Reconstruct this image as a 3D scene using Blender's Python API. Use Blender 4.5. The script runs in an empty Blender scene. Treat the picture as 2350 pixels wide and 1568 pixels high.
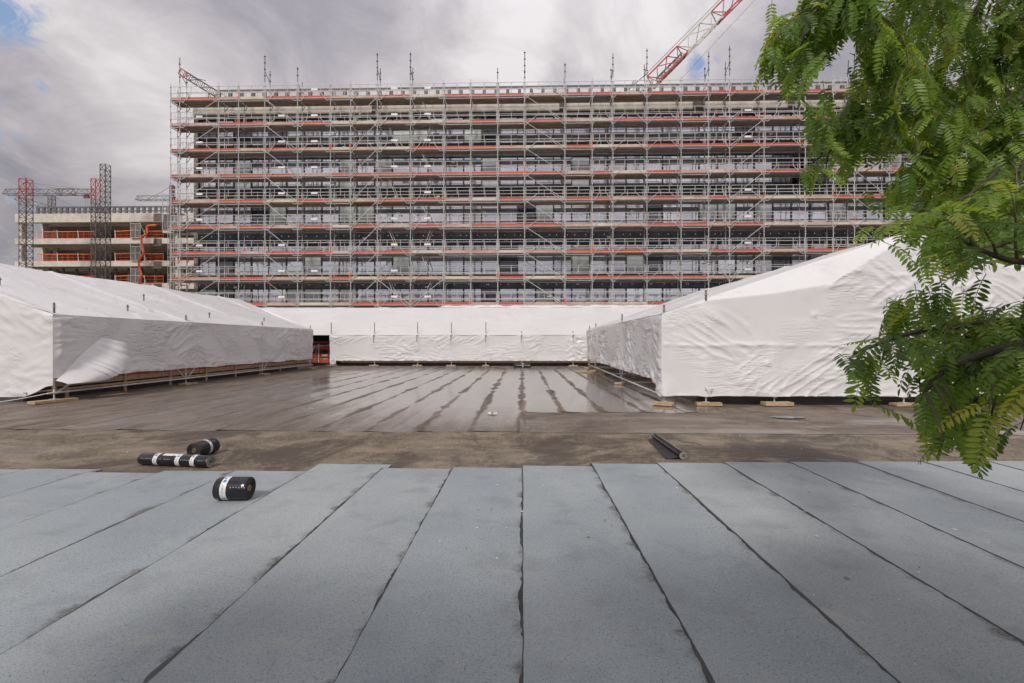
import bpy, math, random
from mathutils import Vector, Matrix, noise
R = math.radians
rnd = random.Random(7)
scene = bpy.context.scene
col = scene.collection

# ------------------------------------------------------------------ camera
CAM_Z, YAW, FD = 1.66, R(1.37), 1044.4          # eye height, turn to the left, focal length in 2350-px units
cam = bpy.data.objects.new('camera', bpy.data.cameras.new('camera'))
col.objects.link(cam)
cam.location = (0, 0, CAM_Z)
cam.rotation_euler = (R(90), 0, YAW)
cam.data.lens, cam.data.sensor_width = 16.0, 36.0
cam.data.clip_start, cam.data.clip_end = 0.05, 4000
scene.camera = cam

# ------------------------------------------------------------------ sky, sun, exposure
TO_SUN = Vector((-0.20, -0.68, 0.66)).normalized()
SUN_EL = math.asin(TO_SUN.z)
SUN_AZ = math.atan2(TO_SUN.x, TO_SUN.y)
scene.view_settings.view_transform = 'Standard'
scene.view_settings.look = 'None'
scene.view_settings.gamma = 1.0
scene.view_settings.use_curve_mapping = False
scene.view_settings.exposure = 0.68
scene.cycles.max_bounces, scene.cycles.diffuse_bounces, scene.cycles.glossy_bounces, scene.cycles.transmission_bounces, scene.cycles.transparent_max_bounces = 5, 3, 3, 3, 4
scene.cycles.use_adaptive_sampling, scene.cycles.adaptive_threshold = True, .03

def px_dir(x, y):                                # direction of a point of the picture (2350 x 1568 units)
    cx, cz = (x - 1175) / FD, (784 - y) / FD
    c, s = math.cos(YAW), math.sin(YAW)
    return Vector((cx * c - s, cx * s + c, cz))

def at(x, y, Y):                                 # point at depth Y (metres along the roof seams)
    d = px_dir(x, y)
    return Vector((0, 0, CAM_Z)) + d * (Y / d.y)

def on_z(x, y, z=0.0):                           # point on a level plane
    d = px_dir(x, y)
    return Vector((0, 0, CAM_Z)) + d * ((z - CAM_Z) / d.z)

def build_world():
    w = bpy.data.worlds.new('World'); scene.world = w; w.use_nodes = True
    nt = w.node_tree; nt.nodes.clear(); N = nt.nodes.new; L = nt.links.new
    out = N('ShaderNodeOutputWorld'); bg = N('ShaderNodeBackground'); bg.inputs['Strength'].default_value = 0.1
    L(bg.outputs[0], out.inputs[0])
    sky = N('ShaderNodeTexSky'); sky.sky_type = 'NISHITA'; sky.sun_disc = False
    sky.sun_elevation = SUN_EL; sky.sun_rotation = SUN_AZ
    tc = N('ShaderNodeTexCoord'); sep = N('ShaderNodeSeparateXYZ'); L(tc.outputs['Generated'], sep.inputs[0])
    def m(op, a, b=None, clamp=False):
        n = N('ShaderNodeMath'); n.operation = op; n.use_clamp = clamp
        for i, v in enumerate((a, b)):
            if v is None: continue
            if isinstance(v, (int, float)): n.inputs[i].default_value = v
            else: L(v, n.inputs[i])
        return n.outputs[0]
    zc = m('ADD', m('MAXIMUM', sep.outputs[2], 0.0), 0.48)
    comb = N('ShaderNodeCombineXYZ')                       # a flat cloud layer seen from below
    L(m('DIVIDE', sep.outputs[0], zc), comb.inputs[0]); L(m('DIVIDE', sep.outputs[1], zc), comb.inputs[1])
    def nz(scale, det, rough, off, dist=0.0):
        mp = N('ShaderNodeMapping'); mp.inputs['Location'].default_value = off
        L(comb.outputs[0], mp.inputs[0])
        n = N('ShaderNodeTexNoise'); n.inputs['Scale'].default_value = scale; n.inputs['Detail'].default_value = det
        n.inputs['Roughness'].default_value = rough; n.inputs['Distortion'].default_value = dist
        L(mp.outputs[0], n.inputs['Vector']); return n.outputs['Fac']
    big = nz(1.5, 4, 0.55, (3.1, 1.7, 0), 0.5)
    mid = nz(4.2, 9, 0.60, (0.4, 5.2, 2), 0.6)
    den = m('ADD', m('MULTIPLY', big, 0.55), m('MULTIPLY', mid, 0.45))
    ramp = N('ShaderNodeValToRGB'); L(den, ramp.inputs[0])
    els = ramp.color_ramp.elements
    def c10(r, g, b): return (r * 5.85, g * 5.75, b * 5.85, 1)
    els[0].position, els[0].color = 0.385, c10(.33, .325, .365)
    els[1].position, els[1].color = 0.60, c10(.735, .72, .725)
    for p, c in ((.44, (.42, .405, .43)), (.495, (.52, .50, .515)), (.545, (.615, .60, .605))):
        e = els.new(p); e.color = c10(*c)
    # a few gaps in the cloud where the blue shows
    gap = None
    for (x, y, rad, amt) in ((8, 36, .036, .85), (95, 200, .016, .50), (1605, 152, .022, .72), (1640, 142, .018, .66), (-700, 330, .10, .9), (1010, -420, .16, .8), (3200, 200, .14, .9), (-900, 200, .22, .8)):
        d = px_dir(x, y).normalized()
        dot = N('ShaderNodeVectorMath'); dot.operation = 'DISTANCE'
        L(tc.outputs['Generated'], dot.inputs[0]); dot.inputs[1].default_value = d
        g = m('MULTIPLY', m('SUBTRACT', 1.0, m('DIVIDE', dot.outputs['Value'], rad * 2.0), True), amt)
        gap = g if gap is None else m('MAXIMUM', gap, g)
    brk = nz(24.0, 7, 0.65, (1.3, 0.2, 4), 0.9)
    g2 = m('MULTIPLY', m('SUBTRACT', m('ADD', gap, m('MULTIPLY', brk, 1.1)), 0.92), 3.2, True)
    mix = N('ShaderNodeMix'); mix.data_type = 'RGBA'
    L(g2, mix.inputs[0]); L(ramp.outputs[0], mix.inputs[6])
    sc = N('ShaderNodeVectorMath'); sc.operation = 'MULTIPLY'; L(sky.outputs[0], sc.inputs[0]); sc.inputs[1].default_value = (1.15, 1.05, 1.0)
    L(sc.outputs[0], mix.inputs[7])
    # an overcast sky is brighter overhead than at the horizon
    ov = m('ADD', 0.74, m('MULTIPLY', m('MAXIMUM', sep.outputs[2], 0.0), 0.90))
    vm = N('ShaderNodeVectorMath'); vm.operation = 'SCALE'; L(mix.outputs[2], vm.inputs[0]); L(ov, vm.inputs['Scale'])
    L(vm.outputs[0], bg.inputs['Color'])
build_world()

sun = bpy.data.objects.new('sun', bpy.data.lights.new('sun', 'SUN'))
col.objects.link(sun)
sun.data.energy, sun.data.angle, sun.data.color = 1.5, R(10), (1.0, .945, .88)
sun.rotation_euler = (-TO_SUN).to_track_quat('-Z', 'Y').to_euler()

# ------------------------------------------------------------------ materials
def node_mat(name):
    mt = bpy.data.materials.new(name); mt.use_nodes = True
    nt = mt.node_tree; b = nt.nodes['Principled BSDF']
    return mt, nt, b

class NT:                                        # small helper to write node graphs
    def __init__(s, nt): s.nt = nt
    def n(s, t): return s.nt.nodes.new(t)
    def l(s, a, b): s.nt.links.new(a, b)
    def val(s, sock, v):
        if isinstance(v, (int, float)): sock.default_value = v
        elif isinstance(v, (tuple, list)): sock.default_value = v
        else: s.l(v, sock)
    def math(s, op, a, b=None, clamp=False):
        n = s.n('ShaderNodeMath'); n.operation = op; n.use_clamp = clamp
        s.val(n.inputs[0], a)
        if b is not None: s.val(n.inputs[1], b)
        return n.outputs[0]
    def noise(s, vec, scale, det=3, rough=.5, dist=0.0, stretch=None, off=None):
        if stretch or off:
            mp = s.n('ShaderNodeMapping')
            if stretch: mp.inputs['Scale'].default_value = stretch
            if off: mp.inputs['Location'].default_value = off
            s.l(vec, mp.inputs[0]); vec = mp.outputs[0]
        n = s.n('ShaderNodeTexNoise'); n.inputs['Scale'].default_value = scale; n.inputs['Detail'].default_value = det
        n.inputs['Roughness'].default_value = rough; n.inputs['Distortion'].default_value = dist
        s.l(vec, n.inputs['Vector']); return n.outputs['Fac']
    def step(s, v, a, b):
        n = s.n('ShaderNodeMapRange'); n.interpolation_type = 'SMOOTHSTEP'
        s.val(n.inputs[0], v); n.inputs[1].default_value = a; n.inputs[2].default_value = b
        return n.outputs[0]
    def mix(s, f, a, b):
        n = s.n('ShaderNodeMix'); n.data_type = 'RGBA'
        s.val(n.inputs[0], f)
        for i, v in ((6, a), (7, b)):
            if isinstance(v, tuple): n.inputs[i].default_value = (*v[:3], 1)
            else: s.l(v, n.inputs[i])
        return n.outputs[2]
    def bump(s, h, strength, dist, bsdf):
        n = s.n('ShaderNodeBump'); n.inputs['Strength'].default_value = strength; n.inputs['Distance'].default_value = dist
        s.l(h, n.inputs['Height']); s.l(n.outputs[0], bsdf.inputs['Normal'])
    def pos(s): return s.n('ShaderNodeNewGeometry').outputs['Position']
    def objc(s): return s.n('ShaderNodeTexCoord').outputs['Object']
    def rand(s): return s.n('ShaderNodeObjectInfo').outputs['Random']

def simple(name, c1, c2, scale=4, rough=.6, metal=0.0, lo=.35, hi=.65, det=5, bump=0, spec=None, stretch=None):
    mt, nt, b = node_mat(name); g = NT(nt)
    p = g.pos()
    f = g.step(g.noise(p, scale, det, .6, 0, stretch), lo, hi)
    g.l(g.mix(f, c1, c2), b.inputs['Base Color'])
    b.inputs['Roughness'].default_value = rough; b.inputs['Metallic'].default_value = metal
    if spec is not None: b.inputs['Specular IOR Level'].default_value = spec
    if bump: g.bump(g.noise(p, scale * 4, 4), bump, .01, b)
    return mt

M = {}
M['galv'] = simple('galvanised_steel', (.47, .47, .46), (.60, .60, .59), 6, .45, .0)
M['galv_dark'] = simple('dark_steel', (.14, .14, .14), (.24, .235, .23), 5, .55, .1)
M['mast'] = simple('mast_paint_grey', (.095, .085, .078), (.17, .155, .14), 3, .6, .0)
M['mast_brown'] = simple('mast_rusty', (.15, .09, .08), (.23, .16, .14), 3, .6)
M['mast_red'] = simple('mast_paint_red', (.42, .065, .04), (.52, .10, .06), 3, .55)
M['crane_red'] = simple('crane_red', (.40, .05, .04), (.50, .08, .06), 3, .5)
M['crane_white'] = simple('crane_cream', (.46, .44, .40), (.60, .58, .54), 3, .5)
M['orange'] = simple('safety_orange', (.78, .11, .025), (.90, .17, .04), 2, .5)
M['hose'] = simple('hose_orange', (.72, .10, .03), (.85, .15, .04), 2, .4)
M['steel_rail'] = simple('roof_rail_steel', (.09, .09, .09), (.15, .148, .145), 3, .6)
M['concrete'] = simple('cream_concrete', (.52, .475, .41), (.66, .61, .54), 1.1, .85, bump=.1)
M['concrete_old'] = simple('column_concrete', (.27, .24, .19), (.42, .38, .31), 2.2, .9, bump=.2)
M['ceiling'] = simple('slab_soffit', (.40, .36, .30), (.60, .55, .47), .5, .9, stretch=(.3, 1, 1))
M['inner_wall'] = simple('inner_wall_concrete', (.64, .57, .50), (.72, .66, .58), .6, .9)
M['dark_room'] = simple('unlit_room', (.03, .03, .032), (.055, .055, .055), 1.5, .8)  # near-black colour stands for the lack of light inside the rooms
M['clad'] = simple('black_cladding', (.022, .024, .028), (.042, .044, .050), 1.3, .35, spec=.4)
M['mullion'] = simple('black_mullion', (.016, .016, .018), (.03, .03, .032), 3, .4)
M['brownmull'] = simple('brown_boarding', (.11, .085, .07), (.17, .14, .12), 3, .7)
M['white_dot'] = simple('white_fixing', (.70, .70, .70), (.80, .80, .80), 3, .5)
M['plate'] = simple('white_plate', (.66, .66, .66), (.78, .78, .77), 3, .5)
M['kerb'] = simple('bitumen_upstand', (.016, .017, .019), (.034, .034, .036), 3, .45, bump=.2)
M['timber'] = simple('raw_timber', (.36, .24, .135), (.52, .38, .24), 5, .75, stretch=(1, 1, 6), bump=.15)
M['timber_grey'] = simple('used_timber', (.25, .17, .11), (.42, .32, .22), 7, .8, stretch=(1, 5, 5), bump=.2)
M['redboard'] = simple('red_board', (.42, .055, .035), (.56, .10, .06), 3, .6)
M['black_roll'] = simple('bitumen_film', (.009, .009, .012), (.020, .018, .024), 9, .18, spec=.55, bump=.06)
M['black_matt'] = simple('bitumen_matt', (.012, .013, .014), (.028, .028, .028), 14, .6)
M['roll_end'] = simple('roll_end_grey', (.20, .19, .17), (.34, .32, .28), 22, .7)
M['core'] = simple('cardboard_core', (.30, .20, .08), (.40, .28, .13), 20, .8)
M['tape'] = simple('white_band', (.60, .60, .61), (.72, .72, .73), 12, .5)
M['tape_blue'] = simple('blue_print', (.02, .14, .33), (.03, .20, .42), 20, .5)
M['tape_ink'] = simple('dark_print', (.03, .03, .035), (.06, .06, .06), 20, .6)
M['roll_ink'] = simple('white_print', (.26, .26, .26), (.36, .36, .36), 20, .7)
M['cable'] = simple('white_cable', (.45, .45, .47), (.56, .56, .58), 5, .4)
M['paper'] = simple('white_scrap', (.62, .61, .60), (.75, .74, .73), 8, .7)
M['ground'] = simple('site_ground', (.16, .14, .12), (.24, .22, .19), .08, .95)
M['bark'] = simple('tree_bark', (.030, .024, .018), (.075, .06, .045), 14, .9, stretch=(1, 1, .3), bump=.5)
M['twig'] = simple('green_twig', (.055, .045, .022), (.11, .10, .045), 12, .7)
M['debris'] = simple('leaf_litter', (.10, .08, .03), (.32, .26, .05), 40, .8)

def deck_mat():
    mt, nt, b = node_mat('scaffold_deck'); g = NT(nt)
    ramp = g.n('ShaderNodeValToRGB'); g.l(g.rand(), ramp.inputs[0]); e = ramp.color_ramp.elements
    e[0].position, e[0].color = 0, (.29, .262, .235, 1); e[1].position, e[1].color = 1, (.28, .18, .125, 1)
    for p, c in ((.35, (.33, .298, .268, 1)), (.60, (.33, .255, .20, 1)), (.82, (.37, .295, .22, 1))):
        k = e.new(p); k.color = c
    f = g.step(g.noise(g.pos(), 3, 5), .3, .7)
    dk = g.n('ShaderNodeMix'); dk.data_type = 'RGBA'; dk.blend_type = 'MULTIPLY'
    dk.inputs[0].default_value = .6; g.l(ramp.outputs[0], dk.inputs[6]); g.l(g.mix(f, (.75, .73, .70), (1.2, 1.2, 1.2)), dk.inputs[7])
    g.l(dk.outputs[2], b.inputs['Base Color']); b.inputs['Roughness'].default_value = .6
    return mt
M['deck'] = deck_mat()

def toe_mat(name, base, worn, amount):
    mt, nt, b = node_mat(name); g = NT(nt); p = g.pos()
    big = g.noise(p, .9, 4, .6, 0, None, (3, 1, 2))
    fine = g.noise(p, 5, 5, .65, 0, (1, 1, 4))
    f = g.step(g.math('ADD', g.math('MULTIPLY', big, .5), g.math('MULTIPLY', fine, .5)), amount - .07, amount + .07)
    g.l(g.mix(f, worn, base), b.inputs['Base Color']); b.inputs['Roughness'].default_value = .65
    return mt
M['toe_red'] = toe_mat('toe_board_red', (.50, .085, .044), (.56, .25, .175), .40)
M['toe_pink'] = toe_mat('toe_board_faded', (.48, .23, .165), (.55, .40, .31), .50)
M['toe_tan'] = toe_mat('toe_board_timber', (.55, .42, .27), (.62, .55, .46), .5)

def film_mat(name='white_shrink_film', tint=(1, 1, 1), wall=False):
    mt, nt, b = node_mat(name); g = NT(nt); p = g.pos()
    c = g.mix(g.step(g.noise(p, .35, 4, .5), .3, .7), (.815 * tint[0], .808 * tint[1], .822 * tint[2]), (.865 * tint[0], .858 * tint[1], .870 * tint[2]))
    dirt = g.step(g.math('MULTIPLY', g.noise(p, .8, 5, .6, 0, (1, 1, 1.6), (5, 2, 1)), g.noise(p, 4, 5, .6)), .37, .50)
    c = g.mix(g.math('MULTIPLY', dirt, .42), c, (.52, .44, .36))
    g.l(c, b.inputs['Base Color'])
    b.inputs['Roughness'].default_value = .40; b.inputs['Specular IOR Level'].default_value = .35
    # small crumples: creases pulled along two slanted directions, patchy
    w1 = g.math('ABSOLUTE', g.math('SUBTRACT', g.noise(p, 1.0, 3, .5, .5, (1.6, 1.6, 9)), .5))
    w2 = g.math('ABSOLUTE', g.math('SUBTRACT', g.noise(p, 2.6, 3, .55, 1.1, (1, 1, 2.2)), .5))
    m1 = g.step(g.noise(p, .55, 1, .5, 0, None, (9, 4, 2)), .46 if wall else .53, .58 if wall else .64)
    m2 = g.step(g.noise(p, .75, 1, .5, 0, None, (1, 8, 5)), .49 if wall else .56, .62 if wall else .68)
    h = g.math('ADD', g.math('MULTIPLY', g.math('SUBTRACT', .35, w1, True), m1), g.math('MULTIPLY', g.math('SUBTRACT', .4, w2, True), g.math('MULTIPLY', m2, 1.2)))
    g.bump(h, .90 if wall else .55, .10, b)
    tr_ = g.n('ShaderNodeBsdfTranslucent'); tr_.inputs['Color'].default_value = (.86, .85, .86, 1)
    ms = g.n('ShaderNodeMixShader'); ms.inputs[0].default_value = .22
    g.l(b.outputs[0], ms.inputs[1]); g.l(tr_.outputs[0], ms.inputs[2]); g.l(ms.outputs[0], nt.nodes['Material Output'].inputs['Surface'])
    return mt
M['film'] = film_mat()
M['film_wall'] = film_mat('white_wall_film', (1, 1, 1), True)

def slate_mat():                                 # new mineral-faced roofing felt
    mt, nt, b = node_mat('slate_grey_roofing_felt'); g = NT(nt); p = g.pos()
    c = g.mix(g.step(g.noise(p, .55, 4, .55), .34, .68), (.250, .276, .292), (.330, .354, .366))
    # strip-to-strip difference
    hue = g.mix(g.rand(), (.90, .93, .97), (1.07, 1.06, 1.04))
    mu = g.n('ShaderNodeMix'); mu.data_type = 'RGBA'; mu.blend_type = 'MULTIPLY'; mu.inputs[0].default_value = 1
    g.l(c, mu.inputs[6]); g.l(hue, mu.inputs[7]); c = mu.outputs[2]
    grain = g.noise(p, 120, 4, .8)
    c = g.mix(g.math('MULTIPLY', g.step(grain, .44, .66), .55), c, (.41, .43, .44))
    c = g.mix(g.math('MULTIPLY', g.step(g.noise(p, 95, 3, .7, 0, None, (4, 2, 0)), .54, .68), .75), c, (.095, .108, .118))
    c = g.mix(g.math('MULTIPLY', g.step(g.noise(p, 2.4, 5, .62, .3, None, (6, 6, 0)), .50, .72), .30), c, (.14, .155, .17))
    # pale scuffs
    sc = g.math('MULTIPLY', g.step(g.noise(p, 1.3, 6, .65, .4, (1, 1.8, 1), (7, 3, 0)), .60, .74), .45)
    c = g.mix(sc, c, (.40, .375, .34))
    # burnt / dirty patches beside the lap (right-hand side of each strip), drawn out across the strip
    sep = g.n('ShaderNodeSeparateXYZ'); g.l(g.objc(), sep.inputs[0])
    edge = g.step(sep.outputs[0], .68, .95)
    lap = g.noise(p, 1.0, 5, .6, .25, (1.2, 3.6, 1), (2, 9, 0))
    d = g.math('MULTIPLY', g.step(g.math('ADD', g.math('MULTIPLY', edge, .42), lap), .79, 1.00), .88)
    d = g.math('MULTIPLY', d, g.step(g.noise(p, 60, 4, .7), .28, .62))
    c = g.mix(d, c, (.080, .062, .048))
    g.l(c, b.inputs['Base Color'])
    b.inputs['Roughness'].default_value = .88; b.inputs['Specular IOR Level'].default_value = .25
    g.bump(g.math('ADD', grain, g.math('MULTIPLY', g.noise(p, 5, 3), 2.0)), .35, .006, b)
    return mt
M['slate'] = slate_mat()

def old_felt(name, cross, damp=False):                       # old brown bitumen felt, partly under water
    mt, nt, b = node_mat(name); g = NT(nt); p = g.pos()
    st = (.75, 1.1, 1) if cross else (1.5, .30, 1)
    streak = g.noise(p, 1.5 if cross else 2.2, 11, .74, .45, st)
    fine = g.noise(p, 38, 6, .78, 0, (.9, .55, 1) if cross else (1.1, .40, 1))
    if cross and not damp:
        c = g.mix(g.step(streak, .40, .62), (.110, .084, .062), (.245, .198, .145))
        c = g.mix(g.math('MULTIPLY', g.step(fine, .50, .60), .7), c, (.32, .27, .20))
        c = g.mix(g.math('MULTIPLY', g.step(g.noise(p, .55, 10, .74, .7, (.8, .8, 1), (3, 3, 0)), .48, .57), .85), c, (.070, .055, .045))
        c = g.mix(g.math('MULTIPLY', g.step(g.noise(p, 3.2, 6, .7, .4, None, (1, 5, 0)), .55, .72), .45), c, (.30, .255, .19))
        c = g.mix(g.math('MULTIPLY', g.step(g.noise(p, 60, 4, .75, 0, (.7, 1.2, 1)), .45, .68), .55), c, (.075, .060, .050))
    else:
        c = g.mix(g.step(streak, .36, .66), (.088, .066, .052), (.200, .160, .130))
        c = g.mix(g.math('MULTIPLY', g.step(fine, .53, .64), .60), c, (.29, .25, .215))
        c = g.mix(g.math('MULTIPLY', g.step(g.noise(p, 5.0, 7, .7, .3, (1.6, .22, 1), (4, 4, 0)), .56, .72), .55), c, (.33, .285, .245))
        c = g.mix(g.math('MULTIPLY', g.step(g.noise(p, .28, 4, .6, .3, None, (2, 3, 0)), .54, .68), .5), c, (.20, .155, .112))
    speck = g.step(g.noise(p, 46, 2, .5), .735, .80)
    c = g.mix(g.math('MULTIPLY', speck, .7), c, (.42, .40, .36))
    chalk = g.step(g.math('MULTIPLY', g.noise(p, .7, 4, .6, .3, None, (8, 1, 0)), g.noise(p, 7, 5, .7, 0, (.5, 1, 1))), .345, .44)
    c = g.mix(g.math('MULTIPLY', chalk, .55), c, (.36, .335, .31))
    g.l(c, b.inputs['Base Color'])
    if cross and damp:
        wet = g.step(g.noise(p, .45, 5, .6, .3, (.6, 1.6, 1), (1, 7, 0)), .42, .60)
        rough = g.math('SUBTRACT', .66, g.math('MULTIPLY', wet, .34)); spec = g.math('ADD', .25, g.math('MULTIPLY', wet, .3))
        g.l(g.math('MULTIPLY', wet, .45), b.inputs['Coat Weight']); b.inputs['Coat Roughness'].default_value = .24; b.inputs['Coat IOR'].default_value = 1.4
    elif cross:
        wet = g.step(g.noise(p, .5, 4, .55, .2, (.5, 1.4, 1), (1, 7, 0)), .50, .68)
        rough = g.math('SUBTRACT', .72, g.math('MULTIPLY', wet, .30))
        spec = g.math('ADD', .25, g.math('MULTIPLY', wet, .2))
    else:
        sep = g.n('ShaderNodeSeparateXYZ'); g.l(g.objc(), sep.inputs[0])
        # each sheet sags between its laps: water stands in the middle, the laps stay proud
        u = g.math('ABSOLUTE', g.math('SUBTRACT', sep.outputs[0], .475))
        wob = g.math('MULTIPLY', g.math('SUBTRACT', g.noise(p, 1.1, 6, .66, .5, (1, .7, 1)), .5), .62)
        inside = g.step(g.math('ADD', u, wob), .46, .36)
        dv = g.n('ShaderNodeVectorMath'); dv.operation = 'DISTANCE'; mpp = g.n('ShaderNodeMapping'); mpp.inputs['Scale'].default_value = (.95, .8, 0)
        g.l(p, mpp.inputs[0]); g.l(mpp.outputs[0], dv.inputs[0]); dv.inputs[1].default_value = (-1.2 * .95, 19.0 * .8, 0)   # the low part of the roof
        basin = g.step(g.math('ADD', dv.outputs['Value'], g.math('MULTIPLY', g.math('SUBTRACT', g.noise(p, .22, 4, .55), .5), 9.0)), 11.5, 6.5)
        film_ = g.step(g.noise(p, .8, 5, .6, .3, (1.6, .5, 1), (3, 1, 0)), .44, .62)
        wet = g.math('MULTIPLY', inside, g.math('ADD', g.math('MULTIPLY', film_, .28), basin), True)
        g.l(g.math('MULTIPLY', wet, .68), b.inputs['Coat Weight']); b.inputs['Coat IOR'].default_value = 1.40
        g.l(g.math('SUBTRACT', .26, g.math('MULTIPLY', basin, .12)), b.inputs['Coat Roughness'])
        ripple = g.noise(p, 3.0, 3, .5, 0, (.3, 2.2, 1))
        rough = g.math('SUBTRACT', g.math('ADD', .60, g.math('MULTIPLY', ripple, .10)), g.math('MULTIPLY', wet, .47))
        spec = g.math('ADD', .22, g.math('MULTIPLY', wet, .40))
    g.l(rough, b.inputs['Roughness']); g.l(spec, b.inputs['Specular IOR Level'])
    g.bump(g.math('ADD', streak, g.math('MULTIPLY', fine, .4)), .16 if cross else .07, .02, b)
    return mt
M['felt_cross'] = old_felt('old_felt_brown', True)
M['felt_long'] = old_felt('old_felt_wet', False)
M['felt_damp'] = old_felt('old_felt_damp', True, True)

def puddle_mat():
    mt, nt, b = node_mat('standing_water')
    b.inputs['Base Color'].default_value = (.008, .010, .010, 1); b.inputs['Roughness'].default_value = .03
    return mt
M['puddle'] = puddle_mat()

def glass_mat(name, base, metal, rough):
    mt, nt, b = node_mat(name); g = NT(nt)
    h = g.mix(g.rand(), tuple(.86 * v for v in base), tuple(1.1 * v for v in base))
    g.l(h, b.inputs['Base Color'])
    b.inputs['Metallic'].default_value = metal; b.inputs['Roughness'].default_value = rough
    g.bump(g.noise(g.pos(), .8, 2), .10, .02, b)
    return mt
M['glass'] = glass_mat('coated_glass', (.72, .74, .80), .95, .03)
M['glass_dark'] = glass_mat('dark_glass', (.14, .145, .165), .85, .05)
M['glass_pale'] = glass_mat('filmed_glass', (.50, .54, .54), .35, .25)

def leaf_mat():
    mt, nt, b = node_mat('robinia_leaf'); g = NT(nt)
    a = g.n('ShaderNodeAttribute'); a.attribute_name = 'tint'; a.attribute_type = 'GEOMETRY'
    sep = g.n('ShaderNodeSeparateColor'); g.l(a.outputs['Color'], sep.inputs[0])
    f = g.math('FRACT', g.math('ADD', sep.outputs[0], g.rand()))
    ramp = g.n('ShaderNodeValToRGB'); g.l(f, ramp.inputs[0]); e = ramp.color_ramp.elements
    e[0].position, e[0].color = 0, (.056, .108, .018, 1); e[1].position, e[1].color = 1, (.070, .130, .020, 1)
    for p_, c in ((.3, (.104, .190, .026, 1)), (.6, (.155, .255, .036, 1)), (.86, (.215, .315, .048, 1)), (.96, (.34, .345, .055, 1))):
        k = e.new(p_); k.color = c
    g.l(ramp.outputs[0], b.inputs['Base Color'])
    b.inputs['Roughness'].default_value = .42; b.inputs['Specular IOR Level'].default_value = .45
    tr = g.n('ShaderNodeBsdfTranslucent'); mul = g.n('ShaderNodeMix'); mul.data_type = 'RGBA'; mul.blend_type = 'MULTIPLY'; mul.inputs[0].default_value = 1
    g.l(ramp.outputs[0], mul.inputs[6]); mul.inputs[7].default_value = (2.3, 2.1, 1.1, 1)
    g.l(mul.outputs[2], tr.inputs['Color'])
    ms = g.n('ShaderNodeMixShader'); ms.inputs[0].default_value = .44
    g.l(b.outputs[0], ms.inputs[1]); g.l(tr.outputs[0], ms.inputs[2])
    g.l(ms.outputs[0], nt.nodes['Material Output'].inputs['Surface'])
    return mt
M['leaf'] = leaf_mat()
M['dry_leaf'] = simple('dry_leaf', (.13, .055, .025), (.24, .13, .06), 30, .7)

# ------------------------------------------------------------------ mesh helpers
class MB:
    def __init__(s): s.v, s.f, s.m = [], [], []
    def add(s, vs, fs, m=0):
        o = len(s.v); s.v += [tuple(v) for v in vs]
        for f in fs: s.f.append(tuple(i + o for i in f)); s.m.append(m)
    def box(s, x0, x1, y0, y1, z0, z1, m=0):
        s.add([(x0, y0, z0), (x1, y0, z0), (x1, y1, z0), (x0, y1, z0), (x0, y0, z1), (x1, y0, z1), (x1, y1, z1), (x0, y1, z1)],
              [(0, 3, 2, 1), (4, 5, 6, 7), (0, 1, 5, 4), (1, 2, 6, 5), (2, 3, 7, 6), (3, 0, 4, 7)], m)
    def bar(s, p, q, r, n=4, m=0, r2=None, caps=True):
        p, q = Vector(p), Vector(q); d = q - p
        if d.length < 1e-6: return
        d.normalize(); a = d.orthogonal().normalized()
        if abs(d.z) < .9: a = d.cross(Vector((0, 0, 1))).normalized()
        b = d.cross(a); r2 = r if r2 is None else r2
        vs = []
        for c, rr in ((p, r), (q, r2)):
            for k in range(n):
                t = 2 * math.pi * (k + .5) / n
                vs.append(c + (a * math.cos(t) + b * math.sin(t)) * rr)
        fs = [(k, (k + 1) % n, n + (k + 1) % n, n + k) for k in range(n)]
        if caps: fs += [tuple(range(n - 1, -1, -1)), tuple(range(n, 2 * n))]
        s.add(vs, fs, m)
    def path(s, pts, radii, n=6, m=0):
        pts = [Vector(p) for p in pts]; rings = []
        up = None
        for i, p in enumerate(pts):
            d = (pts[min(i + 1, len(pts) - 1)] - pts[max(i - 1, 0)]).normalized()
            a = d.orthogonal().normalized() if up is None else (up - d * up.dot(d)).normalized()
            up = a; b = d.cross(a); r = radii[i] if isinstance(radii, (list, tuple)) else radii
            rings.append([p + (a * math.cos(2 * math.pi * k / n) + b * math.sin(2 * math.pi * k / n)) * r for k in range(n)])
        vs = [v for ring in rings for v in ring]; fs = []
        for i in range(len(pts) - 1):
            for k in range(n):
                fs.append((i * n + k, i * n + (k + 1) % n, (i + 1) * n + (k + 1) % n, (i + 1) * n + k))
        fs += [tuple(range(n - 1, -1, -1)), tuple(range((len(pts) - 1) * n, len(pts) * n))]
        s.add(vs, fs, m)
    def grid(s, fn, ns, nt, m=0):
        vs = [fn(i / ns, j / nt) for i in range(ns + 1) for j in range(nt + 1)]
        fs = [(i * (nt + 1) + j, (i + 1) * (nt + 1) + j, (i + 1) * (nt + 1) + j + 1, i * (nt + 1) + j + 1) for i in range(ns) for j in range(nt)]
        s.add(vs, fs, m)
    def mesh(s, name, mats, smooth=False):
        me = bpy.data.meshes.new(name); me.from_pydata(s.v, [], s.f)
        for k in (mats if isinstance(mats, (list, tuple)) else [mats]): me.materials.append(k)
        if any(s.m): me.polygons.foreach_set('material_index', s.m)
        if smooth: me.polygons.foreach_set('use_smooth', [True] * len(s.f))
        me.update(); return me
    def build(s, name, mats, parent=None, smooth=False, loc=None):
        return link(name, s.mesh(name, mats, smooth), parent, loc)

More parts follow.
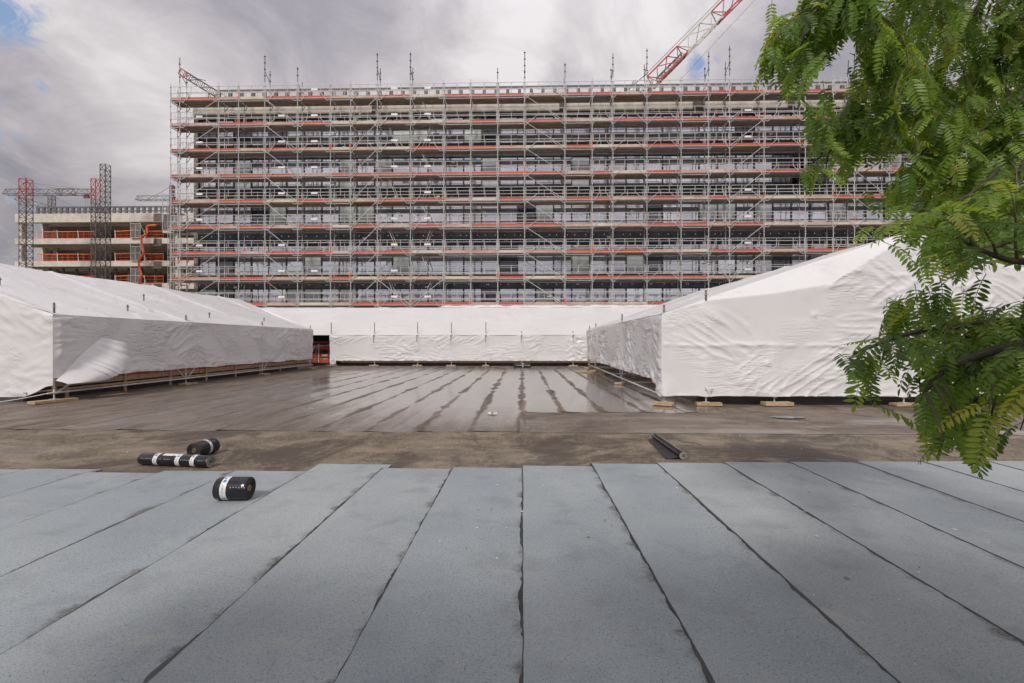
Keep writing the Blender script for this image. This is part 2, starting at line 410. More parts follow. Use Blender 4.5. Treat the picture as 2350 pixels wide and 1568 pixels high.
def link(name, data, parent=None, loc=None, rz=None):
    o = bpy.data.objects.new(name, data); col.objects.link(o)
    if parent is not None: o.parent = parent
    if loc is not None: o.location = loc
    if rz is not None: o.rotation_euler = (0, 0, rz)
    return o
def thing(name, label, cat, loc=(0, 0, 0), group=None, rz=0):
    o = link(name, None, None, loc, rz); o.empty_display_size = .2
    return tag(o, label, cat, group)
def tag(o, label, cat, group=None):
    o['label'] = label; o['category'] = cat
    if group: o['group'] = group
    return o
def structure(o): o['kind'] = 'structure'; return o
def n3(x, y, z): return noise.noise(Vector((x, y, z)))
def lerp(a, b, t): return a + (b - a) * t
def sstep(x, a, b):
    t = max(0, min(1, (x - a) / (b - a))); return t * t * (3 - 2 * t)

# ------------------------------------------------------------------ the setting: ground and flat roof
mb = MB(); mb.add([(-1500, -1500, -10), (1500, -1500, -10), (1500, 1500, -10), (-1500, 1500, -10)], [(0, 1, 2, 3)])
structure(mb.build('ground', M['ground']))
mb = MB(); mb.box(-40, 40, -1.6, 33.6, -9.9, 0.0)
roof = structure(mb.build('flat_roof', M['felt_cross']))

# old felt sheets laid lengthways (far part) and crossways (near band); each laps its neighbour
def long_sheet(x, y0, y1, w, seed):
    b = MB(); n = 50; rr = random.Random(seed)
    def prof(y): return .010 * n3(seed * 3.1, y * .7, .3)
    rows = []
    for i in range(n + 1):
        y = lerp(y0, y1, i / n); e = prof(y)
        rows.append([(e, y, .0165 + .002 * n3(y, seed, 1)), (e + .004, y, .0195), (e + .10, y, .0185), (w * .5, y, .006 + .003 * n3(y * .5, seed, 7)), (w - .02, y, .009), (w + .09 + e, y, .012), (w + .09 + e, y, .001)])
    vs = [v for r_ in rows for v in r_]; k = len(rows[0])
    b.add([(v[0], v[1], v[2]) for v in vs], [(i * k + j, i * k + j + 1, (i + 1) * k + j + 1, (i + 1) * k + j) for i in range(n) for j in range(k - 1)])
    return b.build('old_felt_sheet', M['felt_long'], roof, False, (x, 0, 0))
for k in range(-28, 5):
    long_sheet(k * .955 - .03, 8.25 + .12 * rnd.random() + (2.35 if k >= 0 else 0), 30.6, .955, k + 60)
def cross_sheet(y, w, x0, x1, z, seed, mat='felt_cross'):
    b = MB(); n = 70; rows = []
    for i in range(n + 1):
        x = lerp(x0, x1, i / n); e = .014 * n3(x * .5, seed * 1.7, .2); u = .004 * n3(x * .8, seed, 3)
        rows.append([(x, y + e, z + .001), (x, y + e, z + .006), (x, y + w * .3, z + .007 + u), (x, y + w * .6, z + .006 - u), (x, y + w + e, z + .004), (x, y + w + e, z)])
    k = len(rows[0])
    b.add([v for r_ in rows for v in r_], [(i * k + j, (i + 1) * k + j, (i + 1) * k + j + 1, i * k + j + 1) for i in range(n) for j in range(k - 1)])
    return b.build('old_felt_sheet', M[mat], roof, False)
for i, (y, w) in enumerate(((5.0, 1.0), (5.92, 1.36), (7.22, 1.08))):
    cross_sheet(y, w, -34, 34, .002 + .0035 * (2 - i), i + 3)
for i, (y, w) in enumerate(((8.24, .82), (9.0, .86), (9.8, .86))):
    cross_sheet(y, w, -.06, 34, .0015 + .003 * (2 - i), i + 11, 'felt_damp')

# new slate-grey felt strips, each lapped over the one to its left
TOPS = {-13: 1083, -12: 1083, -11: 1082, -10: 1080, -9: 1079, -8: 1079, -7: 1078.5, -6: 1087, -5: 1083, -4: 1083, -3: 1067, -2: 1077, -1: 1075, 0: 1071, 1: 1066, 2: 1064, 3: 1062.5, 4: 1062, 5: 1061, 6: 1060.5, 7: 1060, 8: 1059, 9: 1058, 10: 1057, 11: 1056, 12: 1055, 13: 1055}
PITCH = .905
for k in range(-13, 14):
    xl = k * PITCH + (.0 if k == 0 else .025 * n3(k * 5.3, .1, .7))
    yt = on_z(1200 + (k + .5) * 154, TOPS[k], .02).y
    y0, n = -1.55, 230
    rows, bead, bm_ = [], [], MB()
    for i in range(n + 1):
        y = lerp(y0, yt, i / n)
        e = .007 * n3(k * 9.1, y * 1.1, 0) + .005 * n3(k * 9.1, y * 5, 4) + .003 * n3(k * 9.1, y * 21, 6)
        lift = .003 * n3(k, y * .6, 2)
        rows.append([(e, y, .0268), (e + .001, y, .0312 + lift * .3), (e + .10, y, .0300 + lift * .3), (PITCH * .55, y, .0290), (PITCH + .07, y, .0265), (PITCH + .07, y, .022)])
        if i < n or True:
            wv = max(.002, .012 + .028 * n3(k * 3.7, y * 1.9, 5) + .018 * n3(k * 3.7, y * 8, 8) + .012 * n3(k * 2.1, y * 27, 3))
            bead.append([(e + .003, y, .0322), (e - wv * .6, y, .0312), (e - wv - .0012, y, .0275)])
    kk = len(rows[0]); b = MB()
    b.add([v for r_ in rows for v in r_], [(i * kk + j, i * kk + j + 1, (i + 1) * kk + j + 1, (i + 1) * kk + j) for i in range(n) for j in range(kk - 1)])
    b.add([rows[-1][0], (0, yt, .012), (PITCH + .07, yt, .012), rows[-1][-2], rows[-1][1]], [(0, 4, 3, 2, 1)])
    st = b.build('felt_strip', M['slate'], roof, False, (xl, 0, 0))
    q = MB(); q.add([v for r_ in bead for v in r_], [(i * 3 + j, (i + 1) * 3 + j, (i + 1) * 3 + j + 1, i * 3 + j + 1) for i in range(n) for j in range(2)])
    q.build('bitumen_bead', M['kerb'], st, True)

# ------------------------------------------------------------------ wrapped shelters
def crumple(a, z, edge_low=1.0, seed=0.0, amp=1.0):
    """out-of-plane folds of a stretched film at position a along the wall and height z"""
    d = .035 * n3(a * .45 + seed, z * .6, seed)
    m1 = sstep(n3(a * .55 + seed * 2, z * .9, 4 + seed), -.05, .35)
    r1 = 1 - abs(n3(a * 1.1 + seed, z * 6.5 + .6 * n3(a, z, 3), seed + 1)) * 2
    d += .026 * m1 * max(0, r1) ** 3
    m2 = sstep(n3(a * .7 - seed, z * .7, 9 + seed), .0, .4)
    c, s_ = math.cos(.6), math.sin(.6)
    p, q = a * c + z * s_, -a * s_ + z * c
    r2 = 1 - abs(n3(p * 1.0 + seed, q * 5.5, seed + 5)) * 2
    d += .034 * m2 * max(0, r2) ** 3
    m3 = sstep(n3(a * .6 + 3, z * .7 - seed, 15 + seed), .05, .45)
    p, q = a * c - z * s_, a * s_ + z * c
    d += .024 * m3 * 1.3 * max(0, 1 - abs(n3(p, q * 5.0 + seed, seed + 8)) * 2) ** 3
    low = 1 - sstep(edge_low, 0, .40)
    d += .045 * low * (1 - abs(n3(a * 4.0, z * 5, seed + 3)) * 2) * .6
    return d * amp

def film(name, fn, nrm, ns, nt, parent, disp, mat='film'):
    if name == 'side_sheet': mat = 'film_wall'
    b = MB(); nrm = Vector(nrm).normalized()
    def f(s, t):
        p = Vector(fn(s, t)); return p + nrm * disp(p, s, t)
    b.grid(f, ns, nt)
    return b.build(name, M[mat], parent, True)

def post(parent, x, y, top, pad=.075, z0=.30, mat='galv'):
    b = MB()
    b.box(x - .075, x + .075, y - .075, y + .075, pad, pad + .008)
    b.bar((x, y, pad), (x, y, z0 + .05), .019, 8)
    b.bar((x, y, z0 - .035), (x, y, z0 - .010), .060, 8)
    b.bar((x, y, z0), (x, y, min(top, 2.2)), .0245, 8)
    if top > 2.2: b.bar((x, y, 2.2), (x, y, top), .027, 8, 1)  # upper tube takes the darker steel tone
    for z in (z0 + .10, z0 + .60, z0 + 1.1, z0 + 1.6, top - .12):
        if z < top: b.bar((x, y, z - .006), (x, y, z + .006), .058, 8)
    return b.build('post', [M[mat], M['galv_dark']], parent)

pad_mesh = {}
def sole(x, y, label, lx=.5, ly=.22, rz=0.0, h=.07):
    b = MB(); b.box(-lx / 2, lx / 2, -ly / 2, -.006, .0, h); b.box(-lx / 2 + .012, lx / 2 + .01, .006, ly / 2, .0, h - .004)
    o = b.build('sole_board', M['timber'], None, False, (x, y, .022)); o.rotation_euler = (0, 0, rz)
    tag(o, label, 'timber pad', 'timber pads under the shelter feet')

# --- left shelter: long side wall parallel to the seams, roof rising away to a ridge
LX, LY0, LY1 = -12.7, 12.0, 27.1
left = thing('wrapped_shelter', 'long white film-wrapped shelter with shaded side wall and torn flap, beside the concrete frame building', 'shelter', (LX, LY0, 0), 'film-wrapped shelters on the roof')
left.location = (0, 0, 0)
def l_side(s, t):
    y = lerp(LY0, LY1, s); zb = .665 + .012 * math.sin(s * 40) + .03 * n3(y, 0, 0) - .05 * s
    return (LX, y, lerp(zb, 2.40 + .015 * n3(y * .8, 1, 2), t))
film('side_sheet', l_side, (1, 0, 0), 300, 40, left,
     lambda p, s, t: crumple(p.y, p.z, t * 1.8, 1.3) * sstep(1 - t, 0, .05) * sstep(s, 0, .012) * 1.9 + .03 * sstep(s, 0, .012))
def l_roof(s, t):
    y = lerp(lerp(LY0 - .012, LY1 + .05, s), lerp(LY0 - .012, 29.9, s), t); x = lerp(LX + .045, -18.9, t); z = lerp(2.395, 4.46, t)
    z += .06 * math.sin(math.pi * t) * n3(y * .5, 4, t) - .05 * math.sin(math.pi * t)
    return (x, y, z + (.05 * n3(y * .25, 7, 1) * t))
def l_roof_d(p, s, t):
    rib = 0
    for yr in (12.0, 17.0, 22.0, 27.0): rib += .045 * math.exp(-((p.y - yr - t * .8) / .16) ** 2)
    d = crumple(p.y, -p.x, 1, 5.1) * .8
    sag = .03 * max(0, n3(p.y * .9, p.x * .5, 5))
    return (d + rib + sag) * sstep(t, 0, .03)
film('roof_sheet', l_roof, (.32, 0, .95), 240, 70, left, l_roof_d)
def l_roof2(s, t):
    return (lerp(-18.9, -25.1, t), lerp(LY0 - .05, 29.9, s), lerp(4.46, 2.4, t) + .05 * n3(lerp(LY0, 29.9, s) * .25, 7, 1) * (1 - t))
film('roof_sheet', l_roof2, (-.32, 0, .95), 60, 20, left, lambda p, s, t: .04 * n3(p.x, p.y, 0) * sstep(t, 0, .1))
def l_front(s, t):
    x = lerp(LX, -25.1, s); top = 2.40 + max(0, min(-(x - LX), x + 25.1)) * .332
    zb = .16 + .30 * (1 - sstep(s, 0, .07)) + .03 * n3(x * 2, 3, 1)
    return (x, LY0, lerp(zb, top, t))
film('front_sheet', l_front, (0, -1, 0), 150, 40, left,
     lambda p, s, t: (crumple(p.x, p.z, t * 2.2, 3.3) * 1.2 + .05 * sstep(t, .0, .2) * math.exp(-(s / .02) ** 2)) * sstep(1 - t, 0, .04) * sstep(s, 0, .006))
b = MB(); b.add([(LX, LY1, .6), (-25.1, LY1 + .3, .6), (-25.1, LY1 + .3, 2.4), (-18.9, 29.9, 4.46), (LX, LY1, 2.4)], [(0, 1, 2, 3, 4)])
b.build('end_sheet', M['film'], left)
# film gathered into a bunch over the near corner post, and the torn flap turned back on the wall
def flap(s, t):
    # s: along the hinge (lower corner -> upper tip), t: hinge -> torn edge
    hy = lerp(12.02, 13.38, s ** .9); hz = .60 + (1.78 - .60) * s ** 1.0 + .10 * math.sin(math.pi * s)
    ey = lerp(12.05, 13.92, s ** .42); ez = .50 + (1.60 - .50) * s ** 2.1
    if s > .3: ey += .16 * n3(s * 16, 2, 0) + .05 * n3(s * 45, 1, 0); ez += .07 * n3(s * 19, 5, 0)
    y, z = lerp(hy, ey, t), lerp(hz, ez, t)
    out = .05 + .62 * math.sin(t * 1.5) * (.25 + .75 * math.sin(math.pi * min(1, s * .8 + .1)))
    out += .03 * n3(y * 3, z * 3, 1) * t
    return (LX + out, y - .10 * t * math.sin(math.pi * s), z)
b = MB(); b.grid(flap, 60, 24); b.build('torn_flap', M['film'], left, True)
for i, (y, extra) in enumerate(((12.0, .30), (16.95, .24), (22.0, .22), (27.05, .20))):
    post(left, LX - .07, y + (.10 if i == 0 else 0), 2.42 + extra, .09)
for y in (14.4, 17.0, 20.2, 24.0):
    post(left, LX - 1.55, y, 1.7, .09, .28, 'galv')
for (y, dx) in ((15.4, .95), (19.5, .95), (23.6, .9), (13.2, 2.9), (18.6, 3.1)):   # tube ends poking out of the roof film
    x = LX - dx; z = 2.4 + dx * .332
    b = MB(); b.bar((x, y, z - .2), (x, y, z + .22), .0245, 8); b.bar((x, y, z + .14), (x, y, z + .16), .05, 8); b.build('post', M['galv_dark'], left)
b = MB(); b.bar((LX + .01, 11.85, .27), (LX + .01, 27.2, .27), .0245, 8); b.build('ledger', M['galv'], left)
b = MB(); b.bar((LX - .7, 11.9, .27), (LX - .7, 27.2, .27), .0245, 8); b.build('ledger', M['galv'], left)
for y in (16.95, 22.0, 27.05):
    for s_ in (-1, 1):
        b = MB(); b.bar((LX - .05, y + .06 * s_, .27), (LX - .05, y + .62 * s_ * (1 if y < 27 else -abs(s_) * s_), .80), .021, 6); b.build('brace', M['galv'], left)
b = MB(); b.bar((LX - .02, 12.12, .26), (LX - .25, 13.0, .62), .024, 8); b.bar((LX - .245, 12.98, .615), (LX - .262, 13.05, .645), .030, 8, 1); b.build('brace', [M['galv'], M['orange']], left)
b = MB(); b.box(LX - .30, LX - .12, 12.12, 27.3, .300, .345); b.build('timber_board', M['timber'], left)
for i in range(8):
    y = 12.3 + i * 1.9
    b = MB(); b.box(LX - .34, LX - .30, y, y + 1.86, .40, .545); b.build('timber_board', M['timber'], left)
    b = MB(); b.box(LX - .285, LX - .255, y + .3, y + .39, .05, .66); b.build('stud', M['timber'], left)
    b = MB(); b.box(LX - .34, LX - .30, y, y + 1.80, .55, .74); b.build('red_board', M['redboard'], left)
b = MB(); b.box(LX - 1.0, LX - .9, 12.15, 27.3, .02, .36); b.build('upstand', M['kerb'], left)
for (y, nm) in ((12.0, 'long timber pad under the near corner foot of the shelter with the torn flap'), (16.95, 'second timber pad from the torn flap along the left shelter wall'),
                (22.0, 'third timber pad from the torn flap along the left shelter wall'), (27.05, 'timber pad at the far end of the left shelter wall, by the red boards')):
    sole(LX + .02, y, nm, .30 if y > 12 else .30, .95 if y == 12 else .62, R(-14) if y == 12 else R(3))
mb = MB(); mb.box(-.07, .07, -.45, .45, 0, .02)
o = mb.build('offcut_plank', M['timber'], None, False, (LX + .12, 13.65, .022)); o.rotation_euler = (0, 0, R(-2))
tag(o, 'thin timber offcut lying under the pipe of the left shelter, near the torn flap', 'plank')
mb = MB(); pts = []
for i in range(13):
    t = i / 12; pts.append((LX - 1.9 + 1.95 * t, 11.55 + .35 * t - .18 * math.sin(math.pi * t), .03 + .26 * t ** 2.2))
mb.path(pts, .012, 6)
tag(mb.build('cable', M['cable'], None, True), 'thin white cable sagging to the roof from the left shelter corner post', 'cable')

# --- centre shelter: low wall across the back of the roof with a lean-to roof above it
CY, CX0, CX1 = 30.4, -13.0, 4.3
centre = thing('wrapped_shelter', 'low white film-wrapped shelter across the far end of the roof, below the scaffold', 'shelter', (0, 0, 0), 'film-wrapped shelters on the roof')
CPOSTS = (-12.95, -10.0, -7.08, -4.8, -2.48, -.09, 3.35)
def c_front(s, t):
    x = lerp(CX0, CX1, s); zb = .37 + .02 * n3(x * 2, 1, 1)
    return (x, CY, lerp(zb, 2.10 + .02 * n3(x, 2, 2), t))
def c_disp(p, s, t):
    d = crumple(p.x, p.z, t * 1.7, 8.2) * 1.25
    for px in CPOSTS: d += .05 * math.exp(-((p.x - px) / .12) ** 2) * sstep(t, .2, 1) + .02 * math.exp(-((p.x - px) / .5) ** 2)
    if p.x > 2.2: d += .06 * (1 - abs(n3(p.x * 3 + p.z * 2, p.z * 3 - p.x, 3)) * 2) * sstep(p.x, 2.2, 3.6)
    return d * sstep(1 - t, 0, .05)
film('front_sheet', c_front, (0, -1, 0), 240, 40, centre, c_disp)
def c_roof(s, t):
    x = lerp(-22, 13, s); peak = .10 * max(0, n3(x * .9, 5, 1)) * sstep(t, .8, 1)
    return (x, lerp(CY - .04, 34.55, t), lerp(2.09, 4.24, t) + peak - .07 * math.sin(math.pi * t))
film('roof_sheet', c_roof, (0, -.46, .89), 260, 50, centre, lambda p, s, t: (crumple(p.x, p.y, 1, 4.4) * .55) * sstep(t, 0, .04) * sstep(1 - t, 0, .04))
b = MB(); b.grid(lambda s, t: (CX0 - .02 - .10 * math.sin(t * 9) * .3, lerp(CY, CY + 1.2, s), lerp(.4, 2.08, t)), 8, 12); b.build('side_sheet', M['film'], centre, True)
def tail(s, t): return (CX0 + .02 + .42 * s, CY - .06 - .05 * math.sin(7 * s + 4 * t), lerp(.10, .62, t) + .05 * s)
b = MB(); b.grid(tail, 12, 12); b.build('loose_film', M['film'], centre, True)
for i, x in enumerate(CPOSTS):
    post(centre, x, CY + .07, (2.95 if i < 5 else 2.35), .09, .30, 'galv' if 0 < i else 'galv')
    if 0 < i:
        b = MB()                                     # bunched film and coupler round each post at the eave
        def bunch(s, t, x=x, i=i):
            a = s * 2 * math.pi; r = .03 + .075 * t * (1 + .6 * n3(math.cos(a) * 2, math.sin(a) * 2, i * 3 + t * 3))
            return (x + r * math.cos(a), CY - .03 + r * math.sin(a) * .5, 2.22 - .20 * t + .02 * n3(a * 2, t * 5, i))
        b.grid(bunch, 18, 6); b.build('bunched_film', M['film'], centre, True)
        b = MB(); b.box(x - .05, x + .05, CY - .13, CY - .02, 2.02, 2.09); b.bar((x - .02, CY - .11, 2.02), (x - .02, CY - .11, 1.62), .015, 6); b.build('coupler', M['galv_dark'], centre)
        sole(x, CY - .05, f'timber pad under the {("first", "second", "third", "fourth", "fifth", "last")[i - 1]} centre shelter foot counted from the red boards', .62 if i != 4 else .45, .20, 0)
sole(CX0 + .15, CY - .1, 'timber pad under loose film at the centre shelter corner beside the red boards', .7, .22, R(8))
b = MB(); b.box(CX0 - 6, 12, CY + .5, CY + .62, .02, .21); b.build('upstand', M['kerb'], centre)
for i in range(9):
    x = CX0 + .55 + i * 2.0
    b = MB(); b.box(x, x + 1.985, CY + .42, CY + .47, .212, .46); b.build('timber_board', M['timber'], centre)

# red guard boards in the gap between the left and the centre shelter
red = thing('guard_panel', 'red boards and uprights standing in the gap between left and centre shelters', 'guard panel', (-14.3, 31.9, 0))
def redbox(name, x0, x1, z0, z1, y0=-.02, y1=.02, mat='redboard'):
    b = MB(); b.box(x0, x1, y0, y1, z0, z1); return b.build(name, M[mat], red)
for (z0, z1) in ((1.08, 1.34), (.56, .80), (.16, .36)): redbox('board', -1.6, .95, z0, z1)
redbox('board', -1.6, .95, .38, .50, .03, .06, 'timber'); redbox('board', -1.6, .95, .02, .14, -.03, .02, 'timber')
for x in (-1.2, -.62, -.30, .02, .5): redbox('upright', x, x + .05, .05, 1.46, -.06, -.022)
redbox('upright', -.16, -.10, .05, 1.5, -.08, -.03, 'galv'); redbox('upright', -.38, -.33, .05, 1.3, -.08, -.03, 'galv_dark')
redbox('label_plate', -.55, -.12, 1.16, 1.28, -.030, -.0215, 'plate'); redbox('label_plate', .05, .55, .62, .74, -.030, -.0215, 'plate')
b = MB(); b.bar((-1.4, -.1, 1.62), (.8, -.1, 1.60), .03, 8); b.build('rail', M['redboard'], red)
b = MB(); b.grid(lambda s, t: (-1.5 + 2.4 * s, -.12 + .1 * math.sin(3 * t), 1.46 - .08 * math.sin(math.pi * s) + .04 * n3(s * 6, t * 2, 0) - .07 * t), 20, 4); b.build('rolled_film', M['film'], red, True)
redbox('dark_backing', -1.6, 1.0, .02, 1.5, .25, .3, 'dark_room')  # near-black sheet standing for the unlit depth behind the boards

# --- right shelter: gable end towards the camera
RX0, RY0, RX1, RY1 = 3.6, 11.9, 3.98, 28.0
RIDGE_X, RIDGE_Z = 10.1, 4.52
right = thing('wrapped_shelter', 'tall white film-wrapped shelter with gabled end, partly behind the tree branches', 'shelter', (0, 0, 0), 'film-wrapped shelters on the roof')
def verge(x):
    if x <= RIDGE_X: return lerp(2.40, RIDGE_Z, (x - RX0) / (RIDGE_X - RX0))
    return lerp(RIDGE_Z, 2.4, (x - RIDGE_X) / 6.5)
def fold(x):
    P_ = ((3.6, 2.40), (4.87, 2.74), (6.4, 2.90), (7.86, 3.14), (9.2, 3.95), (10.1, 4.42), (12, 3.7), (16.6, 2.35))
    for (a, za), (c, zc) in zip(P_, P_[1:]):
        if x <= c: return lerp(za, zc, (x - a) / (c - a))
    return 2.35
def r_lean(x, z): return max(0, z - fold(x)) * 1.25
def r_front(s, t):
    x = lerp(RX0, 16.6, s); zb = .25 + .02 * n3(x * 2, 4, 1); z = lerp(zb, verge(x), t)
    return (x, RY0 + r_lean(x, z) , z)
RPOSTS = (3.6, 4.75, 6.5, 9.78)
def r_disp(p, s, t):
    d = crumple(p.x, p.z, p.z * 1.0, 2.6) * 1.35
    d += .035 * math.exp(-((p.z - 1.56 - .05 * n3(p.x * 1.2, 2, 0)) / .05) ** 2) * (.6 + n3(p.x * 3, 1, 1))
    for px in RPOSTS[1:]: d += .05 * math.exp(-((p.x - px) / .18) ** 2) * sstep(1 - t, .1, .8)
    for (bx, bz) in ((7.5, 2.35), (6.3, 1.1)):          # knots where a coupler presses from inside
        d += .035 * math.exp(-((p.x - bx) ** 2 + (p.z - bz) ** 2) / .006)
    d += .10 * sstep(.9 - p.z, 0, .7) * math.exp(-((p.x - 3.6) / .25) ** 2)
    return d * sstep(1 - t, 0, .05) * sstep(s, 0, .006)
film('front_sheet', r_front, (0, -1, 0), 300, 100, right, r_disp)
def r_side(s, t):
    y = lerp(RY0, RY1, s); x = lerp(RX0, RX1, s); zb = .62 + .03 * n3(y * 1.5, 6, 1) - .45 * math.exp(-((y - RY0) / .35) ** 2) * 0.9
    return (x, y, lerp(zb, 2.39 + .015 * n3(y, 3, 3), t))
film('side_sheet', r_side, (-1, 0, 0), 280, 44, right, lambda p, s, t: (crumple(p.y, p.z, t * 1.6, 6.7) * 1.8 + .03) * sstep(1 - t, 0, .04) * sstep(s, 0, .006))
def r_roof(s, t):
    x0, y0 = lerp(RX0, RX1, s), None
    x = lerp(lerp(RX0, RX1, s) - .03, RIDGE_X, t); z = lerp(2.40, RIDGE_Z, t)
    y = lerp(RY0 - .03 + r_lean(lerp(RX0, RIDGE_X, t), verge(lerp(RX0, RIDGE_X, t))), RY1, s)
    return (x, y, z - .03 * math.sin(math.pi * t) + .04 * n3(y * .3, 2, 5) * t)
film('roof_sheet', r_roof, (-.32, 0, .95), 180, 80, right, lambda p, s, t: (crumple(p.y, p.x, 1, 7.7) * .7 + sum(.04 * math.exp(-((p.y - yr) / .15) ** 2) for yr in (17.6, 25.0))) * sstep(t, 0, .03) * sstep(s, 0, .01))
def r_roof2(s, t):
    x = lerp(RIDGE_X, 16.6, t); z = verge(x)
    return (x, lerp(RY0 - .03 + r_lean(x, z), RY1, s), z + .04 * n3(lerp(RY0, RY1, s) * .3, 2, 5) * (1 - t))
film('roof_sheet', r_roof2, (.32, 0, .95), 60, 20, right, lambda p, s, t: .02 * n3(p.x, p.y, 0) * sstep(t, 0, .1) * sstep(s, 0, .05))
for i, x in enumerate(RPOSTS):
    post(right, x if i else RX0 + .09, RY0 + (.03 if i else .09), (2.62 if i == 0 else (3.0 if i == 1 else .45)), .09, .25)
    if i:
        b = MB()
        def tuft(s, t, x=x, i=i):
            a = s * 2 * math.pi; r = .03 + .06 * t * (1 + .8 * n3(math.cos(a) * 2, math.sin(a) * 2, i * 5 + t * 2))
            return (x + .05 + r * math.cos(a) * 1.3, RY0 - .05 + r * math.sin(a) * .5, .27 + .18 * t + .04 * n3(a * 3, t * 4, i))
        b.grid(tuft, 20, 7); b.build('bunched_film', M['film'], right, True)
for (y, tp) in ((17.6, 2.72), (25.0, 2.66), (27.8, 2.62)):
    x = lerp(RX0, RX1, (y - RY0) / (RY1 - RY0)); post(right, x + .08, y, tp, .09, .28)
    for s_ in (-1, 1):
        b = MB(); b.bar((x + .05, y + .05 * s_, .28), (x + .05, y + .60 * s_, .85), .021, 6); b.build('brace', M['galv'], right)
for y in (14.6, 20.0): post(right, 4.85, y, 1.6, .09, .28)
b = MB(); b.bar((RX0, RY0 - .1, .27), (RX1, RY1, .27), .0245, 8); b.build('ledger', M['galv'], right)
for y in (15.2, 19.2, 24.0):
    b = MB(); x = lerp(RX0, RX1, (y - RY0) / 16.1); b.bar((x, y, .30), (x + 2.2, y + .1, .30), .0245, 8); b.bar((x + .55, y + .02, .30), (x + .63, y + .03, .30), .034, 8, 1); b.build('ledger', [M['galv'], M['orange']], right)
b = MB(); b.box(5.0, 5.2, 12.6, 28, .36, .40); b.build('timber_board', M['timber'], right)
b = MB(); b.box(6.0, 6.05, 12.6, 28, .02, .72); b.build('timber_board', M['timber'], right)
b = MB(); b.box(4.6, 17, RY0 + .22, RY0 + .36, .02, .24); b.build('upstand', M['kerb'], right)
b = MB(); b.bar((RX0 + .05, RY0 + .0, .265), (16.6, RY0 + .0, .265), .022, 8); b.build('ledger', M['galv'], right)
sole(3.62, RY0 - .06, 'light timber pad under the near corner foot of the right shelter', .50, .30, R(-28))
sole(4.78, RY0 - .05, 'second timber pad from the corner along the right shelter front', .62, .24, R(-6))
sole(6.52, RY0 - .05, 'thick timber pad beside the small black puddle at the right shelter front', .72, .28, R(3), .09)
sole(9.8, RY0 - .05, 'timber pad of the right shelter front beneath the tree leaves', .74, .26, R(2))
sole(3.73, 17.6, 'timber pad under the middle foot of the right shelter side wall', .36, .34, R(-20))
sole(3.88, 25.0, 'pale timber pad further back along the right shelter side wall', .46, .3, R(-10))
sole(3.97, 27.8, 'timber pad at the far end of the right shelter side wall', .46, .25, R(-10))
for i, (x, y, rz) in enumerate(((3.28, 24.1, 20), (3.05, 24.4, -35))):
    b = MB(); b.box(-.28, .28, -.06, .06, 0, .05); b.box(-.2, .25, .065, .16, 0, .045)
    o = b.build('offcut_plank', M['timber'], None, False, (x, y, .022)); o.rotation_euler = (0, 0, R(rz))
    tag(o, ('yellowish timber offcut lying nearest the far feet of the right shelter', 'yellowish timber offcut left of another one beside the right shelter feet')[i], 'plank')
b = MB()
ring = [(.36 * math.cos(a) * (1 + .25 * n3(math.cos(a) * 2, math.sin(a) * 2, 1)), .16 * math.sin(a) * (1 + .3 * n3(math.cos(a) * 3, math.sin(a) * 3, 6)), .001) for a in [2 * math.pi * k / 40 for k in range(40)]]
b.add(ring, [tuple(range(40))]); b.build('puddle', M['puddle'], None, False, (5.72, 9.95, .029))['kind'] = 'structure'

# --- roof drain box in front of the centre shelter
dr = thing('drain_box', 'small black drain box on the roof before the centre shelter', 'drain', (-.05, 29.2, .02))
b = MB(); b.box(-.55, .55, -.2, .2, 0, .22); b.build('box', M['kerb'], dr)
b = MB(); b.bar((-.4, -.3, .12), (.5, -.26, .10), .05, 8); b.build('pipe', M['galv_dark'], dr)
b = MB(); b.bar((.05, -1.1, .05), (.05, -1.0, .30), .07, 10); b.build('outlet', M['galv_dark'], dr)

